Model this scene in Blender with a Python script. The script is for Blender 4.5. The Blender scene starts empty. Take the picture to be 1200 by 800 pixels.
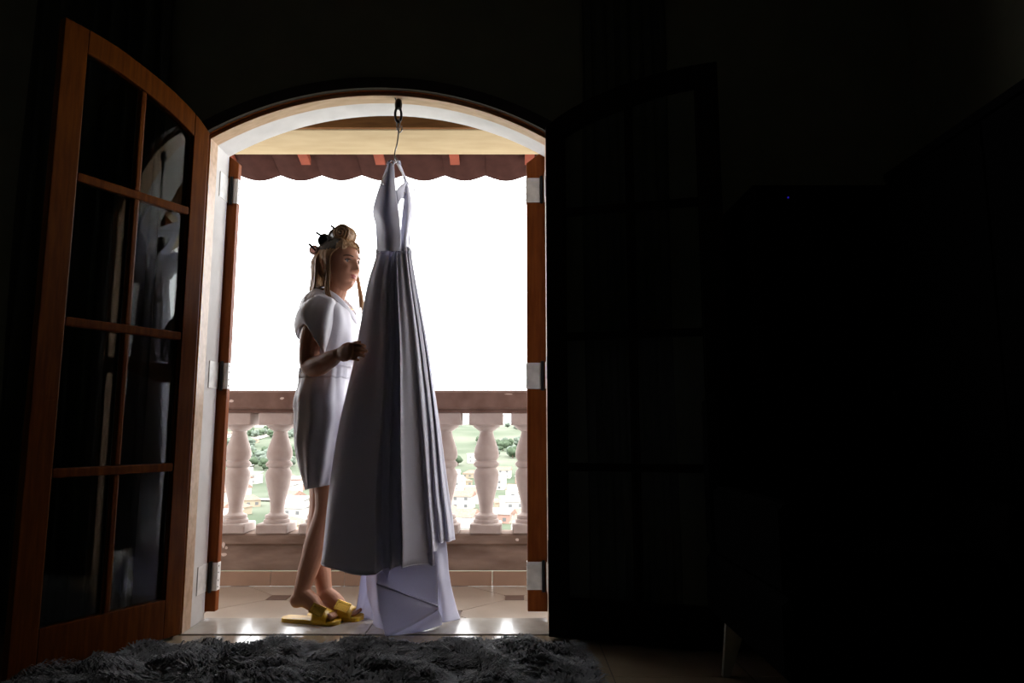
import bpy, bmesh, math, random
import numpy as np
from mathutils import Vector, Matrix, noise

random.seed(7)
rng = np.random.default_rng(7)
SC = bpy.context.scene
COL = SC.collection

# ------------------------------------------------------------------ camera, light, exposure
PITCH = math.atan(103 / 800)
CAM_H = 0.80
cam_d = bpy.data.cameras.new('camera')
cam_d.sensor_width = 36.0
cam_d.lens = 24.0
cam_d.clip_end = 6000
cam = bpy.data.objects.new('camera', cam_d)
cam.location = (0, 0, CAM_H)
cam.rotation_euler = (math.pi / 2 + PITCH, 0, 0)
COL.objects.link(cam)
SC.camera = cam

world = bpy.data.worlds.new('overcast_sky')
SC.world = world
world.use_nodes = True
wn = world.node_tree.nodes
wl = world.node_tree.links
bg = wn['Background']
bg.inputs['Strength'].default_value = 7.0
w_tc = wn.new('ShaderNodeTexCoord')
w_no = wn.new('ShaderNodeTexNoise')
w_no.inputs['Scale'].default_value = 2.5
w_no.inputs['Detail'].default_value = 4
w_rp = wn.new('ShaderNodeValToRGB')
w_rp.color_ramp.elements[0].color = (0.93, 0.95, 0.99, 1)
w_rp.color_ramp.elements[1].color = (1.0, 1.0, 1.0, 1)
wl.new(w_tc.outputs['Generated'], w_no.inputs['Vector'])
wl.new(w_no.outputs['Fac'], w_rp.inputs['Fac'])
wl.new(w_rp.outputs['Color'], bg.inputs['Color'])

SC.view_settings.view_transform = 'Standard'
SC.view_settings.look = 'None'
SC.view_settings.exposure = 0.0
SC.view_settings.gamma = 1.0
SC.view_settings.use_curve_mapping = False
SC.cycles.use_denoising = True
SC.cycles.max_bounces = 10
SC.cycles.diffuse_bounces = 6
SC.cycles.caustics_reflective = False
SC.cycles.caustics_refractive = False

# ------------------------------------------------------------------ materials
def _p(m):
    return m.node_tree.nodes['Principled BSDF']

def mat(name, col, rough=0.6, metal=0.0, spec=0.5, var=0.0, scale=20.0, stretch=(1, 1, 1), bump=0.0,
        col2=None, translucent=0.0, sheen=0.0, detail=5.0, coat=0.0):
    m = bpy.data.materials.new(name)
    m.use_nodes = True
    nt = m.node_tree
    b = _p(m)
    b.inputs['Base Color'].default_value = (*col, 1)
    b.inputs['Roughness'].default_value = rough
    b.inputs['Metallic'].default_value = metal
    b.inputs['Specular IOR Level'].default_value = spec
    b.inputs['Coat Weight'].default_value = coat
    if sheen:
        b.inputs['Sheen Weight'].default_value = sheen
    if var or bump or col2:
        tc = nt.nodes.new('ShaderNodeTexCoord')
        mp = nt.nodes.new('ShaderNodeMapping')
        mp.inputs['Scale'].default_value = stretch
        no = nt.nodes.new('ShaderNodeTexNoise')
        no.inputs['Scale'].default_value = scale
        no.inputs['Detail'].default_value = detail
        nt.links.new(tc.outputs['Object'], mp.inputs['Vector'])
        nt.links.new(mp.outputs['Vector'], no.inputs['Vector'])
        if var or col2:
            rp = nt.nodes.new('ShaderNodeValToRGB')
            c2 = col2 if col2 else tuple(min(1, c * (1 + var)) for c in col)
            c1 = col if col2 else tuple(c * (1 - var) for c in col)
            rp.color_ramp.elements[0].position = 0.32
            rp.color_ramp.elements[1].position = 0.68
            rp.color_ramp.elements[0].color = (*c1, 1)
            rp.color_ramp.elements[1].color = (*c2, 1)
            nt.links.new(no.outputs['Fac'], rp.inputs['Fac'])
            nt.links.new(rp.outputs['Color'], b.inputs['Base Color'])
        if bump:
            bp = nt.nodes.new('ShaderNodeBump')
            bp.inputs['Strength'].default_value = bump
            bp.inputs['Distance'].default_value = 0.01
            nt.links.new(no.outputs['Fac'], bp.inputs['Height'])
            nt.links.new(bp.outputs['Normal'], b.inputs['Normal'])
    if translucent:
        tr = nt.nodes.new('ShaderNodeBsdfTranslucent')
        tr.inputs['Color'].default_value = (*col, 1)
        mx = nt.nodes.new('ShaderNodeMixShader')
        mx.inputs['Fac'].default_value = translucent
        out = nt.nodes['Material Output']
        nt.links.new(b.outputs['BSDF'], mx.inputs[1])
        nt.links.new(tr.outputs['BSDF'], mx.inputs[2])
        nt.links.new(mx.outputs['Shader'], out.inputs['Surface'])
    return m

def glass_mat(name):
    m = bpy.data.materials.new(name)
    m.use_nodes = True
    nt = m.node_tree
    out = nt.nodes['Material Output']
    nt.nodes.remove(nt.nodes['Principled BSDF'])
    t = nt.nodes.new('ShaderNodeBsdfTransparent')
    t.inputs['Color'].default_value = (0.90, 0.93, 0.91, 1)
    g = nt.nodes.new('ShaderNodeBsdfGlossy')
    g.inputs['Roughness'].default_value = 0.0
    fr = nt.nodes.new('ShaderNodeFresnel')
    fr.inputs['IOR'].default_value = 1.36
    mx = nt.nodes.new('ShaderNodeMixShader')
    nt.links.new(fr.outputs['Fac'], mx.inputs['Fac'])
    nt.links.new(t.outputs['BSDF'], mx.inputs[1])
    nt.links.new(g.outputs['BSDF'], mx.inputs[2])
    nt.links.new(mx.outputs['Shader'], out.inputs['Surface'])
    return m

M = {}
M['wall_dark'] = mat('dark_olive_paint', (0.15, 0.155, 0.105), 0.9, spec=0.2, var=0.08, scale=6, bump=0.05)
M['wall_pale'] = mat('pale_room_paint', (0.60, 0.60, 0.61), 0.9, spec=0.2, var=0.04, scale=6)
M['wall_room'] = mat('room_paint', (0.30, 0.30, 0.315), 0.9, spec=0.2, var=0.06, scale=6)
M['ceiling'] = mat('ceiling_paint', (0.55, 0.55, 0.56), 0.9, spec=0.2)
M['plaster'] = mat('white_plaster', (0.72, 0.70, 0.68), 0.85, spec=0.2, var=0.07, scale=9, bump=0.15)
M['facade'] = mat('facade_plaster', (0.66, 0.62, 0.56), 0.9, spec=0.2, var=0.06, scale=9)
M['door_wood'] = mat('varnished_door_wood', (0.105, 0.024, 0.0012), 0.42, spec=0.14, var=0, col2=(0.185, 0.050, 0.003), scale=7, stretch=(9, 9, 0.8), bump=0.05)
M['leaf_shade'] = mat('shaded_door_wood', (0.008, 0.005, 0.0035), 0.7, spec=0.06, var=0.3, scale=7, stretch=(9, 9, 0.8))  # door wood of the right leaf, its deep shade put into the colour
M['frame_wood'] = mat('arch_frame_wood', (0.50, 0.32, 0.19), 0.4, var=0, col2=(0.66, 0.46, 0.31), scale=6, stretch=(1.2, 8, 6), bump=0.08)
M['casing_wood'] = mat('dark_casing_wood', (0.020, 0.012, 0.007), 0.5, spec=0.3, var=0.25, scale=9, stretch=(2, 8, 2))
M['shutter_wood'] = mat('shutter_wood', (0.17, 0.040, 0.007), 0.5, spec=0.10, col2=(0.25, 0.066, 0.012), scale=7, stretch=(9, 9, 0.8), bump=0.05)
M['strap'] = mat('painted_strap_metal', (0.86, 0.85, 0.82), 0.4, metal=0.0, var=0.14, scale=25)
M['black_metal'] = mat('black_iron', (0.012, 0.012, 0.012), 0.4, metal=0.6)
M['screw'] = mat('dark_screw', (0.03, 0.03, 0.03), 0.5, metal=0.5)
M['wire'] = mat('hanger_wire', (0.34, 0.33, 0.34), 0.28, metal=0.9)
M['glass'] = glass_mat('window_glass')
M['floor_tile'] = mat('beige_polished_tile', (0.24, 0.185, 0.125), 0.10, var=0.10, scale=5, detail=8)
M['grout'] = mat('dark_grout', (0.07, 0.055, 0.04), 0.9)
M['sill_stone'] = mat('polished_sill_stone', (0.42, 0.385, 0.335), 0.14, var=0.12, scale=14, detail=8)
M['balc_tile'] = mat('balcony_ceramic_tile', (0.27, 0.215, 0.165), 0.28, col2=(0.35, 0.285, 0.225), scale=5, detail=8, bump=0.05)
M['balc_grout'] = mat('pale_grout', (0.50, 0.44, 0.38), 0.9)
M['inset'] = mat('brown_inset_tile', (0.10, 0.06, 0.045), 0.35, var=0.1)
M['skirt_tile'] = mat('salmon_skirting_tile', (0.31, 0.20, 0.14), 0.4, spec=0.3, var=0.08, scale=8)
M['balu'] = mat('pinkish_cast_stone', (0.38, 0.315, 0.285), 0.85, spec=0.1, col2=(0.47, 0.405, 0.375), scale=11, bump=0.12)
M['rail'] = mat('weathered_brown_rail', (0.13, 0.075, 0.058), 0.75, spec=0.25, col2=(0.20, 0.125, 0.10), scale=14, bump=0.15, detail=8)
M['plinth'] = mat('stained_plinth', (0.15, 0.10, 0.075), 0.85, spec=0.15, col2=(0.27, 0.195, 0.155), scale=7, stretch=(0.7, 1, 2.6), bump=0.15, detail=8)
M['chip'] = mat('chipped_pale_mortar', (0.62, 0.52, 0.46), 0.9)
M['beam'] = mat('cream_beam', (0.34, 0.25, 0.135), 0.7, spec=0.25, col2=(0.40, 0.305, 0.175), scale=5, stretch=(1, 4, 6))
M['roof_board'] = mat('brown_roof_board', (0.15, 0.066, 0.022), 0.75, spec=0.08, var=0.2, scale=8, stretch=(1, 6, 6))
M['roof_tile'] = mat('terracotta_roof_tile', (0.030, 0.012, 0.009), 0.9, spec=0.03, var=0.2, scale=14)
M['rafter'] = mat('red_rafter', (0.16, 0.036, 0.018), 0.7, spec=0.1, var=0.15, scale=10)
M['curtain'] = mat('dark_curtain_cloth', (0.050, 0.056, 0.044), 0.95, spec=0.1)
M['rug_base'] = mat('rug_backing', (0.035, 0.035, 0.036), 0.95, spec=0.1)
M['rug_pile'] = mat('rug_pile', (0.012, 0.013, 0.015), 0.75, spec=0.3, col2=(0.105, 0.11, 0.117), scale=9, detail=5, sheen=0.3)
M['dress'] = mat('white_satin', (0.73, 0.73, 0.85), 0.5, spec=0.35, translucent=0.12, sheen=0.15)
M['dress_lining'] = mat('satin_lining', (0.60, 0.60, 0.70), 0.6, spec=0.3, translucent=0.1)
M['train'] = mat('single_layer_satin', (0.73, 0.73, 0.85), 0.5, spec=0.35, translucent=0.34, sheen=0.15)
M['robe'] = mat('white_robe_silk', (0.76, 0.74, 0.77), 0.5, spec=0.3, translucent=0.32)
M['skin'] = mat('skin', (0.36, 0.165, 0.095), 0.5, spec=0.25, var=0.05, scale=30)
_p(M['skin']).inputs['Subsurface Weight'].default_value = 0.0
M['lips'] = mat('lips', (0.42, 0.12, 0.11), 0.35)
M['eye'] = mat('eyeball', (0.42, 0.40, 0.385), 0.2)
M['iris'] = mat('iris', (0.04, 0.022, 0.014), 0.15)
M['brow'] = mat('brow', (0.07, 0.035, 0.02), 0.8)
M['nail'] = mat('nail_polish', (0.30, 0.05, 0.05), 0.2)
M['hair'] = mat('blond_hair', (0.22, 0.115, 0.047), 0.45, col2=(0.43, 0.26, 0.125), scale=35, stretch=(3, 3, 0.25), bump=0.3)
M['hair_root'] = mat('dark_hair_roots', (0.030, 0.020, 0.016), 0.5, var=0.3, scale=40)
M['roller'] = mat('hair_roller', (0.62, 0.46, 0.42), 0.55, var=0.15, scale=60, translucent=0.5)
M['pin'] = mat('roller_pin', (0.012, 0.011, 0.011), 0.4)
M['yellow'] = mat('yellow_leather', (0.62, 0.36, 0.010), 0.35, var=0.08)
M['gold'] = mat('gold_buckle', (0.75, 0.47, 0.08), 0.22, metal=0.9)
M['sole'] = mat('sandal_sole', (0.55, 0.30, 0.03), 0.5)
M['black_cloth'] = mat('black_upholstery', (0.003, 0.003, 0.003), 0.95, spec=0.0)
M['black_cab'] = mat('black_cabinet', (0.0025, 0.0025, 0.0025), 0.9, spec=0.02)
M['leg_metal'] = mat('pale_metal_leg', (0.34, 0.34, 0.27), 0.4, metal=0.3)
M['grass'] = mat('hill_grass', (0.060, 0.082, 0.048), 0.95, spec=0.1, col2=(0.145, 0.155, 0.115), scale=0.012, detail=8)
M['tree'] = mat('tree_green', (0.065, 0.090, 0.055), 0.9, spec=0.1, var=0.3, scale=0.4)
M['tree2'] = mat('tree_grey_green', (0.115, 0.14, 0.11), 0.9, spec=0.1, var=0.3, scale=0.4)
M['bark'] = mat('bark', (0.08, 0.05, 0.03), 0.9)
M['house_white'] = mat('house_white', (0.42, 0.40, 0.37), 0.9, spec=0.1)
M['house_cream'] = mat('house_cream', (0.36, 0.30, 0.22), 0.9, spec=0.1)
M['house_pink'] = mat('house_pink', (0.36, 0.22, 0.18), 0.9, spec=0.1)
M['house_roof'] = mat('house_roof', (0.25, 0.16, 0.125), 0.9, spec=0.1, var=0.2, scale=1.5)
M['house_roof_grey'] = mat('house_roof_grey', (0.34, 0.32, 0.30), 0.9, spec=0.1, var=0.15, scale=1.0)
M['house_window'] = mat('house_window', (0.13, 0.13, 0.13), 0.4)
M['road'] = mat('pale_road', (0.30, 0.27, 0.23), 0.95, spec=0.1)

def emit_mat(name, col, s):
    m = bpy.data.materials.new(name)
    m.use_nodes = True
    b = _p(m)
    b.inputs['Base Color'].default_value = (0, 0, 0, 1)
    b.inputs['Emission Color'].default_value = (*col, 1)
    b.inputs['Emission Strength'].default_value = s
    return m
M['led'] = emit_mat('blue_led', (0.05, 0.03, 0.9), 0.25)

# ------------------------------------------------------------------ helpers
def link(o, parent=None):
    COL.objects.link(o)
    if parent is not None:
        o.parent = parent
    return o

def empty(name, loc=(0, 0, 0), rz=0.0):
    o = bpy.data.objects.new(name, None)
    o.location = loc
    o.rotation_euler = (0, 0, rz)
    o.empty_display_size = 0.1
    return link(o)

def tag(o, label=None, cat=None, group=None, kind=None):
    if label: o['label'] = label
    if cat: o['category'] = cat
    if group: o['group'] = group
    if kind: o['kind'] = kind
    return o

class MB:
    """collects geometry for ONE mesh object"""
    def __init__(s):
        s.v, s.f = [], []
    def add(s, vs, fs):
        n = len(s.v)
        s.v.extend([tuple(p) for p in vs])
        s.f.extend([tuple(i + n for i in f) for f in fs])
        return s
    def box(s, lo, hi, mtx=None, ch=0.0):
        x0, y0, z0 = lo; x1, y1, z1 = hi
        if ch <= 0:
            vs = [(x0, y0, z0), (x1, y0, z0), (x1, y1, z0), (x0, y1, z0), (x0, y0, z1), (x1, y0, z1), (x1, y1, z1), (x0, y1, z1)]
            fs = [(0, 3, 2, 1), (4, 5, 6, 7), (0, 1, 5, 4), (1, 2, 6, 5), (2, 3, 7, 6), (3, 0, 4, 7)]
        else:
            bm = bmesh.new()
            bmesh.ops.create_cube(bm, size=1.0)
            for v in bm.verts:
                v.co = Vector(((x0 + x1) / 2 + v.co.x * (x1 - x0), (y0 + y1) / 2 + v.co.y * (y1 - y0), (z0 + z1) / 2 + v.co.z * (z1 - z0)))
            bmesh.ops.bevel(bm, geom=bm.edges[:], offset=ch, segments=1, affect='EDGES', profile=0.5)
            bm.verts.index_update()
            vs = [tuple(v.co) for v in bm.verts]
            fs = [tuple(v.index for v in f.verts) for f in bm.faces]
            bm.free()
        if mtx is not None:
            vs = [tuple(mtx @ Vector(p)) for p in vs]
        return s.add(vs, fs)
    def prism(s, poly, fn0, fn1):
        """poly: 2-D points counter-clockwise; fn0/fn1 map a 2-D point to the two ends"""
        n = len(poly)
        vs = [fn0(p) for p in poly] + [fn1(p) for p in poly]
        fs = [tuple(range(n - 1, -1, -1)), tuple(range(n, 2 * n))]
        fs += [(i, (i + 1) % n, n + (i + 1) % n, n + i) for i in range(n)]
        return s.add(vs, fs)
    def lathe(s, prof, seg=20, mtx=None):
        vs, fs = [], []
        for r, z in prof:
            for k in range(seg):
                a = 2 * math.pi * k / seg
                p = Vector((r * math.cos(a), r * math.sin(a), z))
                vs.append(tuple(mtx @ p) if mtx is not None else tuple(p))
        m = len(prof)
        for i in range(m - 1):
            for k in range(seg):
                k2 = (k + 1) % seg
                fs.append((i * seg + k, i * seg + k2, (i + 1) * seg + k2, (i + 1) * seg + k))
        fs.append(tuple(range(seg - 1, -1, -1)))
        fs.append(tuple((m - 1) * seg + k for k in range(seg)))
        return s.add(vs, fs)
    def loft(s, rings, closed=True, cap=True):
        n = len(rings[0])
        vs = [p for r in rings for p in r]
        fs = []
        for i in range(len(rings) - 1):
            for k in range(n if closed else n - 1):
                k2 = (k + 1) % n
                fs.append((i * n + k, i * n + k2, (i + 1) * n + k2, (i + 1) * n + k))
        if cap and closed:
            fs.append(tuple(range(n - 1, -1, -1)))
            fs.append(tuple((len(rings) - 1) * n + k for k in range(n)))
        return s.add(vs, fs)
    def tube(s, pts, radii, seg=10, sub=4, up=(0, 0, 1), flat=1.0, round_ends=True):
        """smooth tube through pts, radii per point (number or (ru, rv))"""
        P = [Vector(p) for p in pts]
        R = [(r, r * flat) if not isinstance(r, tuple) else r for r in (radii if isinstance(radii, (list, tuple)) else [radii] * len(P))]
        PP, RR = [], []
        for i in range(len(P) - 1):
            p0, p1, p2, p3 = P[max(i - 1, 0)], P[i], P[i + 1], P[min(i + 2, len(P) - 1)]
            for k in range(sub):
                t = k / sub
                q = 0.5 * ((2 * p1) + (p2 - p0) * t + (2 * p0 - 5 * p1 + 4 * p2 - p3) * t * t + (3 * p1 - p0 - 3 * p2 + p3) * t ** 3)
                PP.append(q)
                t2 = t * t * (3 - 2 * t)
                RR.append((R[i][0] * (1 - t2) + R[i + 1][0] * t2, R[i][1] * (1 - t2) + R[i + 1][1] * t2))
        PP.append(P[-1]); RR.append(R[-1])
        if round_ends:
            d0 = (PP[0] - PP[1]).normalized(); d1 = (PP[-1] - PP[-2]).normalized()
            a, b = max(RR[0]) , max(RR[-1])
            pre = [(PP[0] + d0 * a * math.sin(t) * 0.8, (RR[0][0] * math.cos(t), RR[0][1] * math.cos(t))) for t in (1.35, 0.95, 0.5)]
            post = [(PP[-1] + d1 * b * math.sin(t) * 0.8, (RR[-1][0] * math.cos(t), RR[-1][1] * math.cos(t))) for t in (0.5, 0.95, 1.35)]
            PP = [p for p, _ in pre] + PP + [p for p, _ in post]
            RR = [r for _, r in pre] + RR + [r for _, r in post]
        rings = []
        up = Vector(up)
        last = None
        for i, q in enumerate(PP):
            t = (PP[min(i + 1, len(PP) - 1)] - PP[max(i - 1, 0)]).normalized()
            u = up if last is None else last
            u = u - t * u.dot(t)
            if u.length < 1e-4:
                u = Vector((1, 0, 0)) - t * t.x
            u.normalize()
            last = u
            w = t.cross(u)
            rings.append([tuple(q + w * (RR[i][0] * math.cos(2 * math.pi * k / seg)) + u * (RR[i][1] * math.sin(2 * math.pi * k / seg))) for k in range(seg)])
        return s.loft(rings)
    def build(s, name, material, parent=None, smooth=False, kind=None, normals=True):
        me = bpy.data.meshes.new(name)
        me.from_pydata(s.v, [], s.f)
        if normals:
            bm = bmesh.new(); bm.from_mesh(me)
            bmesh.ops.recalc_face_normals(bm, faces=bm.faces[:])
            bm.to_mesh(me); bm.free()
        if smooth:
            me.polygons.foreach_set('use_smooth', [True] * len(me.polygons))
            if smooth != 'all':
                try:
                    me.set_sharp_from_angle(angle=math.radians(40))
                except Exception:
                    pass
        me.materials.append(material)
        o = bpy.data.objects.new(name, me)
        if kind: o['kind'] = kind
        return link(o, parent)

def copy_tree(o, parent=None):
    c = o.copy()
    COL.objects.link(c)
    c.parent = parent
    for ch in list(o.children):
        copy_tree(ch, c)
    return c

_c, _s = math.cos(PITCH), math.sin(PITCH)
def at(u, v, Y):
    """world point at depth Y that lies on the sight line measured at (u, v) in the photograph"""
    a = (400 - v) / 800; x = (u - 600) / 800
    y = _c - a * _s; z = _s + a * _c
    return Vector((x * Y / y, Y, CAM_H + z * Y / y))
def on_floor(u, v, z0=0.0):
    a = (400 - v) / 800; x = (u - 600) / 800
    y = _c - a * _s; z = _s + a * _c
    t = (z0 - CAM_H) / z
    return Vector((x * t, y * t, z0))

def lerp_tab(tab, x):
    if x <= tab[0][0]: return tab[0][1]
    for (a, b), (c, d) in zip(tab, tab[1:]):
        if x <= c:
            return b + (d - b) * (x - a) / (c - a)
    return tab[-1][1]
def smooth_tab(tab, x):
    xs = [t[0] for t in tab]
    if x <= xs[0]: return tab[0][1]
    if x >= xs[-1]: return tab[-1][1]
    for i in range(len(xs) - 1):
        if x <= xs[i + 1]:
            h = xs[i + 1] - xs[i]
            def m(j):
                if j == 0: return (tab[1][1] - tab[0][1]) / (xs[1] - xs[0])
                if j == len(xs) - 1: return (tab[-1][1] - tab[-2][1]) / (xs[-1] - xs[-2])
                return (tab[j + 1][1] - tab[j - 1][1]) / (xs[j + 1] - xs[j - 1])
            t = (x - xs[i]) / h
            return ((2 * t ** 3 - 3 * t * t + 1) * tab[i][1] + (t ** 3 - 2 * t * t + t) * h * m(i)
                    + (-2 * t ** 3 + 3 * t * t) * tab[i + 1][1] + (t ** 3 - t * t) * h * m(i + 1))
# ------------------------------------------------------------------ the room shell
X0, X1 = -1.30, 0.145          # clear opening between the jambs
ZS, ZA = 2.045, 2.242          # springing and apex of the arch
YI, YO = 2.80, 3.02            # inner and outer face of the door wall
RX0, RX1, RY0, RZ = -3.2, 1.74, -2.7, 2.92
CX = (X0 + X1) / 2
HALF = (X1 - X0) / 2
RISE = ZA - ZS
RAD = (HALF ** 2 + RISE ** 2) / (2 * RISE)
CZ = ZA - RAD
ANG = math.asin(HALF / RAD)

def arch_path(off, n=36, z_bottom=0.0, along=1.0):
    r = RAD + off
    half = HALF + off
    ang = math.asin(half / r)
    pts = [(CX - half, z_bottom)]
    for k in range(n + 1):
        a = -ang + 2 * ang * k / n
        pts.append((CX + r * math.sin(a), CZ + r * math.cos(a)))
    pts.append((CX + half, z_bottom))
    return pts

def arch_ring(mb, off_in, off_out, ya, yb):
    A, B = arch_path(off_in), arch_path(off_out)
    n = len(A)
    vs = [(x, ya, z) for x, z in A] + [(x, ya, z) for x, z in B] + [(x, yb, z) for x, z in A] + [(x, yb, z) for x, z in B]
    fs = []
    for i in range(n - 1):
        fs += [(i, i + 1, n + i + 1, n + i), (2 * n + i, 3 * n + i, 3 * n + i + 1, 2 * n + i + 1),
               (i, 2 * n + i, 2 * n + i + 1, i + 1), (n + i, n + i + 1, 3 * n + i + 1, 3 * n + i)]
    fs += [(0, n, 3 * n, 2 * n), (n - 1, 3 * n - 1, 4 * n - 1, 2 * n - 1)]
    mb.add(vs, fs)

# the wall that holds the arched doorway (two skins: room paint inside, plaster in the reveal and outside)
def arch_wall(ya, yb, off, name, m):
    A = arch_path(off, z_bottom=-0.22)
    inner, outer = [], []
    n = len(A)
    for i, (x, z) in enumerate(A):
        if i == 0: inner.append((x, z)); outer.append((RX0 - 0.2, -0.22))
        elif i == 1:
            inner += [(x, z), (x, z)]; outer += [(RX0 - 0.2, RZ), (x, RZ)]
        elif i == n - 2:
            inner += [(x, z), (x, z)]; outer += [(x, RZ), (RX1 + 0.2, RZ)]
        elif i == n - 1: inner.append((x, z)); outer.append((RX1 + 0.2, -0.22))
        else: inner.append((x, z)); outer.append((x, RZ))
    k = len(inner)
    vs = [(x, ya, z) for x, z in inner] + [(x, ya, z) for x, z in outer] + [(x, yb, z) for x, z in inner] + [(x, yb, z) for x, z in outer]
    fs = []
    for i in range(k - 1):
        same = inner[i] == inner[i + 1]
        if same:
            fs += [(i, k + i + 1, k + i), (2 * k + i, 3 * k + i, 3 * k + i + 1)]
        else:
            fs += [(i, i + 1, k + i + 1, k + i), (2 * k + i, 3 * k + i, 3 * k + i + 1, 2 * k + i + 1), (i, 2 * k + i, 2 * k + i + 1, i + 1)]
        fs += [(k + i, k + i + 1, 3 * k + i + 1, 3 * k + i)]
    mb = MB(); mb.add(vs, fs)
    o = mb.build(name, m, normals=True)
    tag(o, kind='structure')
    return o
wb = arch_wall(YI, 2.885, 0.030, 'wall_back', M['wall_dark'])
pl = arch_wall(2.8855, YO, 0.006, 'plaster_reveal', M['plaster'])
pl.parent = wb
del pl['kind']

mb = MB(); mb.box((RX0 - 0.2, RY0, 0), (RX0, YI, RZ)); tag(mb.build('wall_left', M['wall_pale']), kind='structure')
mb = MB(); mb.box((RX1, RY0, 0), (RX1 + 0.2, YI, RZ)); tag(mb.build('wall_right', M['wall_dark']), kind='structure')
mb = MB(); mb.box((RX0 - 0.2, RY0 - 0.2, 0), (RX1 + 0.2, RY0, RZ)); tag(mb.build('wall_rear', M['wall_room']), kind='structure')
mb = MB(); mb.box((RX0 - 0.2, RY0 - 0.2, RZ), (RX1 + 0.2, YO, RZ + 0.15)); tag(mb.build('ceiling', M['ceiling']), kind='structure')

# room floor: slab with the grout colour, polished tiles laid on it
mb = MB(); mb.box((RX0 - 0.2, RY0 - 0.2, -0.18), (RX1 + 0.2, YI - 0.0005, -0.004))
floor = tag(mb.build('floor', M['grout']), kind='structure')
T = 0.45
tm = None
k = 0
x = 0.33 - 8 * T
while x < RX1 - 0.02:
    xa, xb = max(x + 0.0015, RX0), min(x + T - 0.0015, RX1)
    y = YI
    while y > RY0 + 0.02:
        ya, yb = max(y - T + 0.0015, RY0), y - 0.0015
        full = abs(xb - xa - T + 0.003) < 1e-6 and abs(yb - ya - T + 0.003) < 1e-6
        if xb - xa > 0.03 and yb - ya > 0.03:
            if full and tm is not None:
                o = bpy.data.objects.new('tile', tm); link(o, floor); o.location = (xa, ya, 0)
            else:
                b_ = MB(); b_.box((0, 0, -0.004), (xb - xa, yb - ya, 0.0), ch=0.0008)
                o = b_.build('tile', M['floor_tile'], floor); o.location = (xa, ya, 0)
                if full: tm = o.data
        y -= T
    x += T

# door sill: two polished stone slabs
sill = empty('trim_1', (0, 0, 0)); tag(sill, kind='structure')
for xa, xb in ((X0 - 0.004, CX - 0.001), (CX + 0.001, X1 + 0.004)):
    b_ = MB(); b_.box((xa, YI + 0.005, -0.2), (xb, YO + 0.015, 0.004), ch=0.002)
    b_.build('slab', M['sill_stone'], sill)

# arched wooden door frame: lining with a rebate, and the dark casing on the room side
frame = empty('trim_2', (CX, YI, 0)); tag(frame, kind='structure')
def infr(o):
    o.parent = frame; o.location = (-CX, -YI, 0); return o
mb = MB(); arch_ring(mb, 0.0, 0.028, YI + 0.013, 2.884)
infr(mb.build('lining', M['frame_wood'], smooth=True))
mb = MB(); arch_ring(mb, 0.016, 0.029, YI - 0.002, YI + 0.0128)
infr(mb.build('rebate', M['door_wood'], smooth=True))
mb = MB(); arch_ring(mb, 0.017, 0.066, YI - 0.024, YI - 0.0021)
infr(mb.build('casing', M['casing_wood'], smooth=True))

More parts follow.
